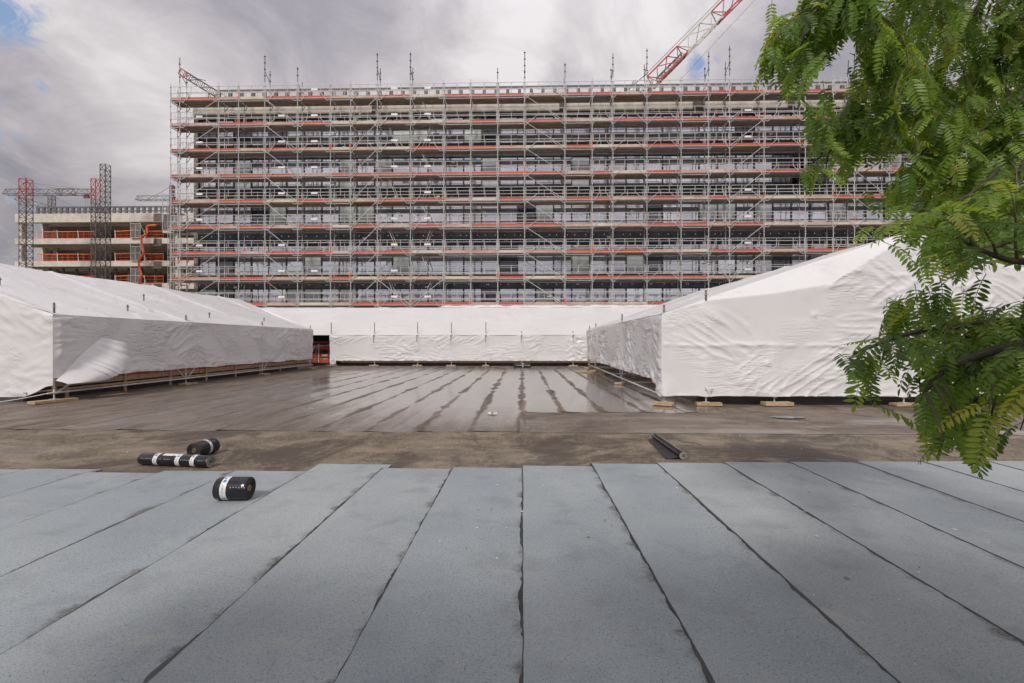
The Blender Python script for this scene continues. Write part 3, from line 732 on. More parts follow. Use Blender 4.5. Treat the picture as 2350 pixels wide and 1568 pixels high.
# ------------------------------------------------------------------ rolls of roofing felt
def roll(name, label, mid, rz, L_, dia, bands, inner='core', squash=.93, layers=True, prints=True, sticker=False):
    t = thing(name, label, 'felt roll', (mid[0], mid[1], mid[2]), 'rolls of roofing felt', rz)
    r = dia / 2; n = 40; zc = r * squash
    def P_(x, rr, a): return (x, rr * math.cos(a), zc + rr * math.sin(a) * squash)
    body = MB(); rho = lambda k: r * (1 + .012 * n3(math.cos(k) * 2, math.sin(k) * 2, L_))
    xs = [-L_ / 2, -L_ / 2 + .006] + [lerp(-L_ / 2, L_ / 2, (i + 1) / 7) for i in range(6)] + [L_ / 2 - .006, L_ / 2]
    vs = [P_(x, rho(2 * math.pi * k / n) * (.975 if i in (0, len(xs) - 1) else 1), 2 * math.pi * k / n) for i, x in enumerate(xs) for k in range(n)]
    body.add(vs, [(i * n + k, (i + 1) * n + k, (i + 1) * n + (k + 1) % n, i * n + (k + 1) % n) for i in range(len(xs) - 1) for k in range(n)])
    bo = body.build('body', M['black_roll'], t, True)
    for sx in (-1, 1):                              # spiral-wound end: rings stepping in and out, core in the middle
        e = MB(); rr = [r * .975, r * .80, r * .78, r * .60, r * .58, r * .42, r * .40, r * .27]
        of = [0, .002, -.006, -.003, -.010, -.006, -.012, -.010]
        vs = [P_(sx * (L_ / 2 + o_), q, 2 * math.pi * k / n) for q, o_ in zip(rr, of) for k in range(n)]
        e.add(vs, [((i * n + k), i * n + (k + 1) % n, (i + 1) * n + (k + 1) % n, (i + 1) * n + k) for i in range(len(rr) - 1) for k in range(n)])
        e.build('end', M['roll_end'] if layers else M['black_matt'], t)
        c = MB(); rr = [r * .27, r * .235, r * .20, r * .19]; of = [-.010, .001, .001, -.12]
        vs = [P_(sx * (L_ / 2 + o_), q, 2 * math.pi * k / n) for q, o_ in zip(rr, of) for k in range(n)]
        c.add(vs, [((i * n + k), i * n + (k + 1) % n, (i + 1) * n + (k + 1) % n, (i + 1) * n + k) for i in range(len(rr) - 1) for k in range(n)])
        c.add([P_(sx * (L_ / 2 - .12), r * .19, 2 * math.pi * k / n) for k in range(n)], [tuple(range(n))], 1)
        c.build('core', [M[inner], M['black_matt']], t)
    def patch(mb_, x0, x1, a0, a1, off, m=0, seg=10):
        vs = [P_(x, r * 1.012 + off, lerp(a0, a1, i / seg)) for i in range(seg + 1) for x in (x0, x1)]
        mb_.add(vs, [(2 * i, 2 * i + 1, 2 * i + 3, 2 * i + 2) for i in range(seg)], m)
    for j, (bx, bw) in enumerate(bands):
        bd = MB(); patch(bd, bx - bw / 2, bx + bw / 2, 0, 2 * math.pi, .0015, 0, 44); ob = bd.build('paper_band', M['tape'], t, True)
        mk = MB(); rr = random.Random(j + 5)
        patch(mk, bx - bw * .28, bx + bw * .22, 2.08, 2.30, .0025, 0)
        patch(mk, bx - bw * .30, bx - bw * .05, 1.75, 1.98, .0025, 0)
        for q in range(7):
            a = 2.60 + q * .11; patch(mk, bx - bw * .20, bx + bw * (-.02 + .12 * rr.random()), a, a + .035, .0025, 1, 2)
        for q in range(6):
            a = 3.75 + q * .10; patch(mk, bx - bw * .30 + .01 * q % 2, bx + bw * .25, a, a + .04, .0025, 1, 2)
        mk.build('print', [M['tape_blue'], M['tape_ink']], ob)['kind'] = 'stuff'
    if prints:
        mk = MB(); rr = random.Random(3)
        for q in range(int(L_ / .028)):
            x = -L_ / 2 + .03 + q * .028
            if any(abs(x - bx) < bw * .8 for bx, bw in bands) or rr.random() < .25: continue
            a = 2.72 + .03 * rr.random(); patch(mk, x, x + .014, a, a + .07 + .05 * rr.random(), .0012, 0, 2)
        mk.build('print', M['roll_ink'], t)['kind'] = 'stuff'
    if sticker:
        mk = MB(); patch(mk, -L_ * .16, L_ * .05, 1.55, 2.15, .0032); patch(mk, -.02, .02, 2.0, 2.08, .0042, 1, 2); mk.build('sticker', [M['tape'], M['tape_ink']], t)
    return t
g1 = on_z(400, 1073, .016)
roll('felt_roll', 'long black felt roll with three white paper bands and a sticker', (g1.x - .03, g1.y + .08, .016), R(-7), 1.02, .170, [(-.25, .062), (.08, .062), (.42 - .12, .062)], 'black_dummy' if False else 'roll_end', .90, True, True, True)
g2 = on_z(462, 1047, .016)
roll('felt_roll', 'short black felt roll with one white band, behind the long banded roll', (g2.x, g2.y + .05, .016), R(84), .36, .225, [(.02, .04)], 'core', .95, False, False)
g3 = on_z(524, 1154, .03)
roll('felt_roll', 'stubby black felt roll with one white band standing on the grey strips', (g3.x - .0, g3.y + .10, .033), R(3), .315, .232, [(-.055, .062)], 'core', .97, False, True)
dy0, dy1 = on_z(1562, 1055, .015).y, 7.72
td = roll('felt_roll', 'thin plain black felt roll lying lengthways near the right shelter', (2.23, (dy0 + dy1) / 2, .016), R(90.5), dy1 - dy0, .115, [], 'roll_end', .9, True, False)
b = MB()
b.grid(lambda s, t: ((s - .5) * (dy1 - dy0 - .04), .05 + .20 * t * (1 - .6 * s) + .02 * n3(s * 4, 0, 1) * t, .004 + .02 * (1 - t) ** 2 + .006 * n3(s * 6, t * 2, 3) * t), 30, 6)
b.build('loose_end', M['black_matt'], td, True)

# small scraps lying about
b = MB(); b.grid(lambda s, t: ((s - .5) * .20 + .03 * n3(t * 3, s * 2, 1), (t - .5) * .13 + .04 * n3(s * 3, t * 3, 4), .012 + .035 * max(0, n3(s * 3, t * 3, 9))), 10, 6)
g = on_z(1130, 952)
tag(b.build('film_scrap', M['paper'], None, True, (g.x, g.y, .022)), 'small crumpled white scrap lying on the wet roof', 'scrap')
deb = MB(); dr_ = random.Random(5)
for i in range(520):
    if i < 360: x, y, z = dr_.uniform(-16, 10), dr_.uniform(6.0, 9.4), .021
    elif i < 460: x, y, z = dr_.uniform(-12, 4), dr_.uniform(8.5, 22), .024
    else: x, y, z = dr_.uniform(-1, 5), dr_.uniform(2.3, 5.6), .036
    a, l_ = dr_.uniform(0, 6.28), dr_.uniform(.006, .022); w_ = l_ * dr_.uniform(.25, .6)
    ca, sa = math.cos(a), math.sin(a)
    deb.add([(x + ca * p - sa * q, y + sa * p + ca * q, z + h_) for p, q, h_ in ((-l_, 0, 0), (0, -w_, .004), (l_, 0, .001), (0, w_, .003))], [(0, 1, 2, 3)], 0 if dr_.random() < .6 else 1)
o = deb.build('debris', [M['debris'], M['paper']]); o['kind'] = 'stuff'; o['label'] = 'tiny leaf bits and chips scattered over the roof'

# ------------------------------------------------------------------ scaffolded office building
FY, BX0, PIT, NCOL = 36.4, -26.35, 1.44, 45
STO, ZB0, SPH = 3.51, 2.41, 1.08
bld = thing('office_building', 'long office block with black cladding bands and glazing behind the scaffold', 'building', (0, FY, 0))
bld.location = (0, 0, 0)
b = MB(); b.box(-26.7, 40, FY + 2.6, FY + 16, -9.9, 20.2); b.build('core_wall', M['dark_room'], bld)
for k in range(6):
    z = ZB0 + k * STO
    b = MB(); b.box(-26.6, 40, FY + .22, FY + 2.59, z + .25, z + .60); b.build('floor_slab', M['concrete_old'], bld)
b = MB(); b.box(-26.72, 40, FY - .18, FY + 16, 19.98, 20.92); b.build('roof_parapet', M['concrete'], bld)
for (x, w) in ((-12.1, .55), (2.9, .5), (13.4, .8), (20.8, .5), (28.8, .5)):
    b = MB(); b.box(x, x + w, FY - .24, FY - .185, 19.96, 20.9); b.build('parapet_patch', M['brownmull'], bld)
b = MB(); b.box(-26.7, -26.36, FY - .10, FY + 2.5, -9.9, 19.975); b.build('column', M['concrete_old'], bld)
# spandrels with white fixings, windows, mullions
spans = []
for v in range(4):
    s_ = MB(); s_.box(.006, PIT - .006, -.05, .12, 0, SPH * (1 if v < 3 else .3))
    rr = random.Random(v + 31)
    if v < 3:
        for (fx, fz) in (((.24, .30), (.24, .72), (.96, .30), (1.10, .72)), ((.42, .30), (.56, .30), (.42, .74), (1.2, .74)), ((.10, .30), (.70, .30), (1.12, .74), (.30, .74)))[v]:
            s_.box(fx - .028, fx + .028, -.062, -.049, fz - .028, fz + .028, 1)
    spans.append(s_.mesh('spandrel_panel', [M['clad'], M['white_dot']]))
WH = STO - SPH
wmesh = {}
for kind in ('glass', 'glass_dark', 'glass_pale'):
    s_ = MB(); s_.box(.055, PIT - .055, .05, .07, .03, WH - .03, 0); wmesh[kind] = s_.mesh('window_pane', [M[kind]])
fr = MB()
fr.box(.03, PIT - .03, .0, .09, 0, .05); fr.box(.03, PIT - .03, .0, .09, WH - .05, WH); fr.box(.03, PIT - .03, .01, .085, WH * .30, WH * .30 + .05); fr.box(.03, .056, .0, .09, .05, WH - .05); fr.box(PIT - .056, PIT - .03, .0, .09, .05, WH - .05)
frame_mesh = fr.mesh('window_frame', [M['mullion']])
wr_ = random.Random(12)
for c in range(NCOL):
    x = BX0 + c * PIT
    b = MB(); b.box(x - .05, x + .05, -.02, .16, ZB0 + .2, 19.97)
    o = b.build('mullion', M['brownmull'] if wr_.random() < .22 else M['mullion'], bld, False, (0, FY, 0))
    for k in range(6):
        z = ZB0 + k * STO
        link('spandrel_panel', spans[3] if k == 5 else spans[(c * 2 + k + wr_.randrange(2)) % 3], bld, (x, FY - .03, z - (.34 if k == 5 else 0)))
        if k < 5:
            q = wr_.random()
            if q < .012: continue                         # opening not glazed yet
            kind = 'glass_dark' if q < .12 else ('glass_pale' if q < .24 else 'glass')
            wp = link('window_pane', wmesh[kind], bld, (x, FY, z + SPH)); wp.rotation_euler = (R(wr_.uniform(-.5, .5)), 0, R(wr_.uniform(-.6, .6)))
            link('window_frame', frame_mesh, wp)
# roof edge railing of dark steel
ry = FY + .6
b = MB(); b.box(-25.2, 40, ry - .05, ry + .05, 22.30, 22.42); b.build('rail', M['steel_rail'], bld)
b = MB(); b.box(-25.2, 40, ry - .03, ry + .03, 21.62, 21.70); b.build('rail', M['steel_rail'], bld)
rp = MB(); rp.box(-.13, .13, -.1, .1, 0, 1.4); rp = rp.mesh('rail_post', [M['steel_rail']])
for i in range(68): link('rail_post', rp, bld, (-25.1 + i * .955, ry, 20.92))

# ------------------------------------------------------------------ scaffold
SY, SX0 = 34.8, -26.7
BAYS = [.73, 3.07, 1.57, 2.07, 2.57, 2.57, 1.57, 2.07, 2.57, 2.57, 2.07, 2.07, 2.07, 3.07, 2.07, 1.57, 2.57, 2.57, 2.07, 1.57, 2.57, 3.07, 2.07, 1.57, 2.57, 2.57, 3.07, 1.57, 2.57, 2.07]
TYPE = 'BABBAABCAABBBCBCCCBCCABCCACBCA'
XS = [SX0 - .73]
for w in BAYS: XS.append(XS[-1] + w)
LV = [4.45 + 2.0 * k for k in range(9)]
scf = thing('facade_scaffold', 'tall steel facade scaffold with red toe boards standing before the office block', 'scaffold', (0, 0, 0))
TALL = {1: 23.75, 4: 23.8, 5: 22.9, 8: 23.9, 9: 23.9, 12: 22.6, 13: 23.8, 14: 22.9, 16: 23.6, 17: 23.9, 19: 23.6, 20: 24.0, 21: 23.4, 24: 23.3}
ext = random.Random(3)
for i, x in enumerate(XS):
    for (yy, back) in ((SY, 0), (SY + .73, 1)):
        top = TALL.get(i, 21.75) - (.75 * back if i in TALL else .3 * back)
        if i in (0,): top = 21.7
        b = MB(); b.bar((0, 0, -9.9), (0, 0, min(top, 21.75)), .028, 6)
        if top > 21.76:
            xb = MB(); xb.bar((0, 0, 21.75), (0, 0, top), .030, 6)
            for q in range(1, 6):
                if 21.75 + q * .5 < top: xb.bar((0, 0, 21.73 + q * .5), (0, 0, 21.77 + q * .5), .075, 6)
            xb.build('backlit_extension', M['steel_rail'], scf, False, (x, yy, 0))  # upper length of the standard, colour darkened to read as backlit against sky
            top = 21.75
        z = 3.45
        while z < top: b.bar((0, 0, z - .012), (0, 0, z + .012), .065, 6); z += .5
        rings = MB()
        for zl in LV:                                    # couplers at each lift; some painted
            if ext.random() < .8: b.bar((0, 0, zl + ext.uniform(-.1, .5)), (0, 0, zl + ext.uniform(.52, .62)), .031, 6, 1 if ext.random() < .28 else 0)
        b.build('standard', [M['galv'], M['orange']], scf, False, (x, yy, 0))
    if i in TALL and i not in (12, 13, 14):
        b = MB(); b.bar((x, SY, TALL[i] - 1.2), (x, SY + .73, TALL[i] - 1.7), .022, 6); b.bar((x, SY + .73, 21.4), (x + .1, SY + 1.9, 20.9), .022, 6); b.build('tie_bar', M['galv_dark'], scf)
def rail_mesh(w, ty):
    b = MB(); r = .0215; a, e = .09, w - .09
    def seg(*p):
        for p0, p1 in zip(p, p[1:]): b.bar((p0[0], 0, p0[1]), (p1[0], 0, p1[1]), r, 4)
    if ty == 'C': seg((a, .5), (a, .96), (a + .06, 1.02), (e - .06, 1.02), (e, .96), (e, .5))
    else: seg((a, -.16), (a, 1.02), (e, 1.02), (e, -.16))
    seg((.02, .50), (w - .02, .50)); seg((.02, .02), (w - .02, .02))
    l3, r3 = w * .30, w * .70
    if ty == 'A':
        seg((l3, 1.02), (l3, .45), (a + .20, -.16), (a, -.16)); seg((r3, 1.02), (r3, .45), (e - .20, -.16), (e, -.16))
    elif ty == 'B':
        seg((a, -.16), (e, -.16)); seg((w * .5, 1.02), (w * .5, .5))
    else:
        seg((a * .6, -.24), (l3, .48), (r3, .48), (w - a * .6, -.24)); seg((w * .35, 1.02), (w * .35, .5)); seg((w * .65, 1.02), (w * .65, .5))
    return b.mesh('guard_rail', [M['galv']])
def deck_mesh(w):
    b = MB()
    for j in range(3):
        y = .03 + j * .345
        b.box(.04, w - .04, y, y + .32, -.012, .0); b.box(.04, w - .04, y, y + .025, -.07, -.013); b.box(.04, w - .04, y + .295, y + .32, -.07, -.013)
        n = int(w / .16)
        for q in range(n): b.box(.08 + q * .16, .08 + q * .16 + .08, y + .03, y + .29, -.034, -.0125)
    return b.mesh('deck', [M['deck']])
def toe_mesh(w, key):
    b = MB(); b.box(.05, w - .05, -.02, .012, .01, .225); return b.mesh('toe_board', [M[key]])
def transom_mesh():
    b = MB(); b.bar((0, -.02, -.10), (0, 1.10, -.10), .028, 4); b.bar((0, .73, -.62), (0, 1.08, -.14), .022, 4); b.bar((0, .73, -.45), (0, .73, -.10), .03, 4)
    return b.mesh('transom', [M['galv_dark']])
rc, dc, tc_, tm = {}, {}, {}, transom_mesh()
sr = random.Random(21)
for li, z in enumerate(LV):
    for bi, w in enumerate(BAYS):
        x = XS[bi]; ty = TYPE[bi]
        if ty == 'A' and sr.random() < .10: ty = 'B'
        if (w, ty) not in rc: rc[(w, ty)] = rail_mesh(w, ty)
        if w not in dc: dc[w] = deck_mesh(w)
        key = sr.choices(('toe_red', 'toe_pink', 'toe_tan'), (.52, .35, .13))[0]
        if (w, key) not in tc_: tc_[(w, key)] = toe_mesh(w, key)
        link('guard_rail', rc[(w, ty)], scf, (x, SY - .035, z))
        if (w, 'B') not in rc: rc[(w, 'B')] = rail_mesh(w, 'B')
        link('inner_guard_rail', rc[(w, 'B')], scf, (x, SY + .80, z + sr.uniform(-.04, .04)))
        link('deck', dc[w], scf, (x, SY, z + sr.uniform(-.008, .008)))
        link('toe_board', tc_[(w, key)], scf, (x, SY + .04, z + .0))
    for i, x in enumerate(XS[:30]): link('transom', tm, scf, (x, SY, z))
    for (dy, dz) in ((.73, .5), (.73, 1.0)):
        b = MB(); b.bar((XS[0], SY + dy, z + dz), (XS[-1], SY + dy, z + dz), .0165, 4); b.build('inner_rail', M['galv'], scf)
    b = MB(); b.box(XS[0], XS[-1], SY + .70, SY + .72, z + .02, z + .15); b.build('inner_toe_board', M['deck'], scf)
def brace(bi, li, up):
    x0, x1, z = XS[bi] + .03, XS[bi + 1] - .03, LV[li]
    p, q = ((x0, z + .02), (x1, z + 1.98)) if up else ((x0, z + 1.98), (x1, z + .02))
    b = MB(); b.bar((p[0], SY - .055, p[1]), (q[0], SY - .055, q[1]), .0225, 6); b.build('diagonal_brace', M['timber_grey'] if sr.random() < .08 else M['galv'], scf)
for bi, up in ((1, 1), (4, 0), (7, 1), (13, 0), (20, 1), (24, 0), (28, 1)):
    for li in range(8): brace(bi, li, up)
for bi, up in ((8, 0), (9, 1)): brace(bi, 0, up)
for bi, up in ((1, 1), (4, 0), (7, 1), (8, 0), (9, 1), (13, 0), (20, 1)):
    x0, x1 = XS[bi] + .03, XS[bi + 1] - .03
    b = MB(); b.bar((x0, SY - .055, LV[0] - 1.98 if up else LV[0]), (x1, SY - .055, LV[0] if up else LV[0] - 1.98), .0225, 6); b.build('diagonal_brace', M['galv'], scf)
for li in range(8):                                       # ladders climb in two bays, leaning to and fro
    for bi in (8, 9):
        if (li + bi) % 2 and li > 1 and bi == 8: continue
        x0 = XS[bi] + .55; z = LV[li]; fl = 1 if (li % 2 == (0 if bi == 9 else 1)) else -1
        a, c = (x0 + .2, x0 + 1.0) if fl > 0 else (x0 + 1.0, x0 + .2)
        b = MB()
        for o_ in (0, .30): b.bar((a + o_ * .35, SY + .28 + o_, z + .02), (c + o_ * .35, SY + .28 + o_, z + 2.0), .022, 4)
        for q in range(1, 7): t = q / 7; xx = lerp(a, c, t); b.bar((xx, SY + .28, z + 2 * t), (xx + .105, SY + .58, z + 2 * t), .013, 4)
        b.build('ladder', M['galv'], scf)
pl = MB(); pl.box(-.25, .25, -.012, .012, -.075, .075); pl = pl.mesh('notice_plate', [M['plate']])
for bi in (1, 4, 5, 8, 9, 20):
    for li in range(9):
        if sr.random() < .75: link('notice_plate', pl, scf, (XS[bi] + BAYS[bi] * .52, SY - .07, LV[li] + .66))
pb = MB(); pb.box(-.13, .13, -.05, .05, -.06, .06); pb = pb.mesh('anchor_pad', [M['plate']])
for i in range(60):
    li = sr.randrange(9); link('anchor_pad', pb, scf, (sr.uniform(-25, 36), SY + 1.25, LV[li] - sr.choice((.45, .55, 1.25))))
# loose film hanging at the foot of the scaffold, above the lean-to roof
b = MB(); b.grid(lambda s, t: (lerp(-6.6, 13, s), SY - .08 - .15 * t + .05 * n3(s * 60, t * 3, 0), 4.26 + (.16 + .08 * n3(s * 20, 3, 0)) * (1 - t) * sstep(s, 0, .04)), 160, 6)
b.build('loose_film', M['film'], scf, True)

# ------------------------------------------------------------------ cranes and masts
def lattice(mb_, p0, p1, w, step, rc_=.05, rd=.028, m=0, tri=False):
    p0, p1 = Vector(p0), Vector(p1); d = (p1 - p0).normalized(); ln = (p1 - p0).length
    a = d.cross(Vector((0, 0, 1))) if abs(d.z) < .95 else Vector((1, 0, 0)); a.normalize(); c = a.cross(d).normalized()
    if c.z < 0 and abs(d.z) < .95: c = -c
    offs = [a * w / 2 - c * w / 2, -a * w / 2 - c * w / 2, c * w * .5] if tri else [a * w / 2 + c * w / 2, -a * w / 2 + c * w / 2, -a * w / 2 - c * w / 2, a * w / 2 - c * w / 2]
    n = max(1, int(round(ln / step))); k = len(offs)
    for o_ in offs: mb_.bar(p0 + o_, p1 + o_, rc_, 4, m)
    for i in range(n + 1):
        q = p0 + d * (ln * i / n)
        for j in range(k):
            if i < n:
                q2 = p0 + d * (ln * (i + 1) / n); s_, e_ = (j, (j + 1) % k) if i % 2 else ((j + 1) % k, j)
                mb_.bar(q + offs[s_], q2 + offs[e_], rd, 4, m)
            if not tri or i in (0, n): mb_.bar(q + offs[j], q + offs[(j + 1) % k], rd, 4, m)

MY = 60.0
def mast(name, label, cat, x0, x1, ytop, Y, mat, ored=0, zb=-9.9, fill=True):
    p, q = at(x0, ytop, Y), at(x1, ytop, Y); w = (q.x - p.x) * .56; cx = p.x + w / 2
    t = thing(name, label, cat, (cx, Y, zb))
    zt = p.z - zb
    b = MB(); lattice(b, (0, 0, 0), (0, 0, zt - ored), w, w * .95, .068, .032); b.build('mast', M[mat], t)
    if ored:
        b = MB(); lattice(b, (0, 0, zt - ored), (0, 0, zt), w, ored / 2, .068, .034); b.build('top_section', M['mast_red'], t)
    return t, Vector((cx, Y, p.z))
K = .4337 / 1.0638                                       # crop units -> picture units for the left part
def cx(u): return u * K
def cy(v): return (100 / 1.0638) + v * K
t1, top1 = mast('tower_crane', 'grey lattice crane mast with red top and horizontal jib at far end of concrete frame', 'crane', cx(128), cx(195), cy(780), MY, 'mast', 2.6)
jl, jr = at(cx(30), cy(850), MY), at(cx(525), cy(850), MY)
def loc(t, p): return Vector(p) - t.location
b = MB(); lattice(b, loc(t1, jl), loc(t1, jr), .75, 1.0, .045, .026, 0, True); b.build('jib', M['mast'], t1)
b = MB(); mid = jl.lerp(jr, .62); lattice(b, loc(t1, jl.lerp(jr, .60)) + Vector((0, -.02, .02)), loc(t1, jl.lerp(jr, .78)) + Vector((0, -.02, .02)), .80, 1.0, .05, .03, 0, True); b.build('jib_section', M['mast_brown'], t1)
b = MB()
for (f) in (.42, .66, .95): b.bar(loc(t1, top1) - Vector((0, 0, .4)), loc(t1, jl.lerp(jr, f)) + Vector((0, 0, .3)), .02, 4)
b.bar(loc(t1, top1) - Vector((0, 0, .4)), loc(t1, jl.lerp(jr, .12)) + Vector((0, 0, .3)), .02, 4); b.build('tie_cable', M['steel_rail'], t1)
hk = at(cx(487), cy(876), MY)
b = MB(); h0 = loc(t1, hk); b.box(h0.x - .28, h0.x + .28, -.15, .15, h0.z - .05, h0.z + .22); b.box(h0.x - .38, h0.x + .38, -.12, .12, h0.z - .22, h0.z - .06)
b.bar(h0 + Vector((-.15, 0, .2)), h0 + Vector((-.15, 0, 1.0)), .02, 4); b.bar(h0 + Vector((.15, 0, .2)), h0 + Vector((.15, 0, 1.0)), .02, 4)
b.bar(h0 + Vector((-.12, 0, -.2)), h0 + Vector((-.12, 0, -2.8)), .015, 4); b.bar(h0 + Vector((.2, 0, -.2)), h0 + Vector((.2, 0, -2.8)), .015, 4); b.build('hook_block', M['mast_brown'], t1)
t2, top2 = mast('hoist_mast', 'grey lattice mast with bright red top section, left of the taller mast', 'mast', cx(525), cx(572), cy(780), MY - 1, 'mast', 2.6)
t3, top3 = mast('hoist_mast', 'tallest grey lattice mast rising above the concrete frame roof', 'mast', cx(578), cx(633), cy(699), MY + 1.5, 'mast', 0)
t4, top4 = mast('tower_crane', 'small distant lattice crane behind the concrete frame roof rail', 'crane', cx(281), cx(319), cy(872), 84, 'mast', 0)
b = MB(); lattice(b, loc(t4, at(cx(97), cy(886), 84)), loc(t4, at(cx(300), cy(946), 84)), .8, 1.2, .06, .03, 0, True); b.build('jib', M['mast'], t4)
b = MB(); b.bar(loc(t4, top4), loc(t4, at(cx(195), cy(882), 84)), .025, 4); b.bar(loc(t4, top4), loc(t4, at(cx(400), cy(925), 84)), .025, 4); b.build('tie_cable', M['steel_rail'], t4)
t5, top5 = mast('tower_crane', 'rusty brown lattice crane mast with short jib, left of the scaffold', 'crane', cx(962), cx(990), cy(815), 56, 'mast_brown', 0)
b = MB(); lattice(b, loc(t5, at(cx(772), cy(885), 56)), loc(t5, at(cx(985), cy(885), 56)), .55, .9, .04, .022, 0, True); b.build('jib', M['mast'], t5)
b = MB(); b.bar(loc(t5, top5), loc(t5, at(cx(865), cy(876), 56)), .02, 4); b.build('tie_cable', M['steel_rail'], t5)

# luffing crane with red and cream jib behind the office block
CYD = 50.0
foot, mid_, tip = at(1495, 186, CYD), at(1588, 93, CYD), at(1790, -112, CYD)
lc = thing('tower_crane', 'red and cream luffing crane jib rising behind the scaffolded office block', 'crane', (foot.x, foot.y, -9.9))
b = MB(); lattice(b, (-1.2, 0, 0), (-1.2, 0, foot.z + 9.9 - .5), 2.0, 2.0, .1, .05); b.build('mast', M['crane_white'], lc)
axis = (tip - foot)
for (a, c, key) in ((0, .235, 'crane_red'), (.235, .50, 'crane_white'), (.50, .80, 'crane_red'), (.80, 1.0, 'crane_white')):
    b = MB(); lattice(b, loc(lc, foot + axis * a), loc(lc, foot + axis * c), 1.35, 1.75, .095, .05, 0, True); b.build('jib_section', M[key], lc)
b = MB(); nrm = Vector((axis.z, 0, -axis.x)).normalized()
lattice(b, loc(lc, foot + axis * .03) + nrm * .45, loc(lc, foot + axis * .22) + nrm * .45, .5, 1.0, .05, .03); b.build('walkway', M['mast'], lc)
b = MB(); b.bar(loc(lc, at(1395, 245, CYD)), loc(lc, foot + axis * .02) - nrm * .9, .05, 4)
b.bar(loc(lc, foot + axis * .02) - nrm * .95, loc(lc, foot + axis) - nrm * .95, .035, 4); b.bar(loc(lc, at(1560, 185, CYD)), loc(lc, at(1745, -14, CYD)), .022, 4); b.build('pendant_cable', M['steel_rail'], lc)
# small tilted jib above the left end of the scaffold
sj = thing('crane_jib', 'small tilted lattice jib with red tip above the left end of the scaffold', 'crane', (0, 0, 0))
sa, sb = at(417, 167, 48), at(500, 218, 48)
sj.location = sb
b = MB(); lattice(b, sa.lerp(sb, .16) - sb, Vector((0, 0, 0)), .62, .8, .045, .025); b.build('jib', M['mast'], sj)
b = MB(); lattice(b, sa - sb, sa.lerp(sb, .16) - sb, .62, .5, .05, .03); b.build('tip', M['mast_red'], sj)
b = MB(); lattice(b, (0, 0, -30), (0, 0, 0), 1.2, 1.2, .06, .035); b.build('mast', M['mast'], sj)
b = MB(); b.bar(at(440, 178, 48) - sb, at(472, 196, 48) - sb + Vector((0, 0, .5)), .04, 4); b.build('tie_cable', M['steel_rail'], sj)

# ------------------------------------------------------------------ concrete frame building at the left
GY = 66.8
gx0, gx1 = at(cx(83), 500, GY).x, at(cx(1140), 500, GY).x + 14
con = thing('concrete_frame', 'unfinished cream concrete frame with open floors beyond the left shelter', 'building', (0, 0, 0))
tops = [20.9, 17.15, 13.75, 10.4, 7.0, 3.5]; thick = [1.30, .82, .80, .85, .8, .8]
for z, h in zip(tops, thick):
    b = MB(); b.box(gx0, gx1, GY, GY + .5, z - h, z); b.build('edge_beam', M['concrete'], con)
    b = MB(); b.box(gx0 + .2, gx1, GY + .5, GY + 18, z - .45, z - .05); b.build('floor_slab', M['ceiling'], con)
    for j in range(7):
        b = MB(); b.box(gx0 + .4, gx1, GY + 1.9 + j * 2.3, GY + 2.4 + j * 2.3, z - .85, z - .451); b.build('rib_beam', M['ceiling'], con)
for (x, w, y) in ((gx0 + .35, .55, GY + .15), (gx0 + 1.7, .7, GY + 4), (gx0 + 24, .6, GY + .6), (gx0 + 12, .6, GY + 9), (gx0 + 28, .6, GY + 9)):
    b = MB(); b.box(x, x + w, y, y + .6, -9.9, 19.6); b.build('column', M['concrete'] if y < GY + 1 else M['concrete_old'], con)
for k in range(4):                                        # rear wall with openings to the sky
    z0, z1 = tops[k + 1] - .04, tops[k] - .5
    for (xa, xb) in ((gx0 + .5, gx0 + 14.5), (gx0 + 24.5, gx1)):
        b = MB(); b.box(xa, xb, GY + 17.6, GY + 18, z0, z1); b.build('rear_wall', M['inner_wall'], con)
    b = MB(); b.box(gx0 + .25, gx0 + .5, GY + 3.6, GY + 17.5, z0, z1); b.build('end_wall', M['inner_wall'], con)
b = MB(); x = at(cx(888), 0, GY).x
for z in (20.9, 17.15, 13.75, 10.4): b.box(x - .6, x + .6, GY - .06, GY - .003, z - 1.2, z - .1)
b.build('beam_patch', M['brownmull'], con)
b = MB(); b.box(gx0 + 2.2, gx1, GY + 1.0, GY + 1.15, 22.05, 22.25); b.box(gx0 + 2.2, gx1, GY + 1.0, GY + 1.1, 21.45, 21.6); b.build('rail', M['steel_rail'], con)
rp2 = MB(); rp2.box(-.2, .2, -.1, .1, 0, 1.2); rp2 = rp2.mesh('rail_post', [M['steel_rail']])
for i in range(44):
    if gx0 + 2.4 + i * .92 < gx1: link('rail_post', rp2, con, (gx0 + 2.4 + i * .92, GY + 1.08, 20.9))
for z0 in (10.4,):                                         # ground-floor glazing posts
    for i in range(14):
        x = at(cx(230), 0, GY).x + i * 2.05
        b = MB(); b.box(x - .12, x + .12, GY + 1.3, GY + 1.5, z0, 12.9); b.build('post', M['mast'], con)
FLN = ('top', 'middle', 'lowest visible')
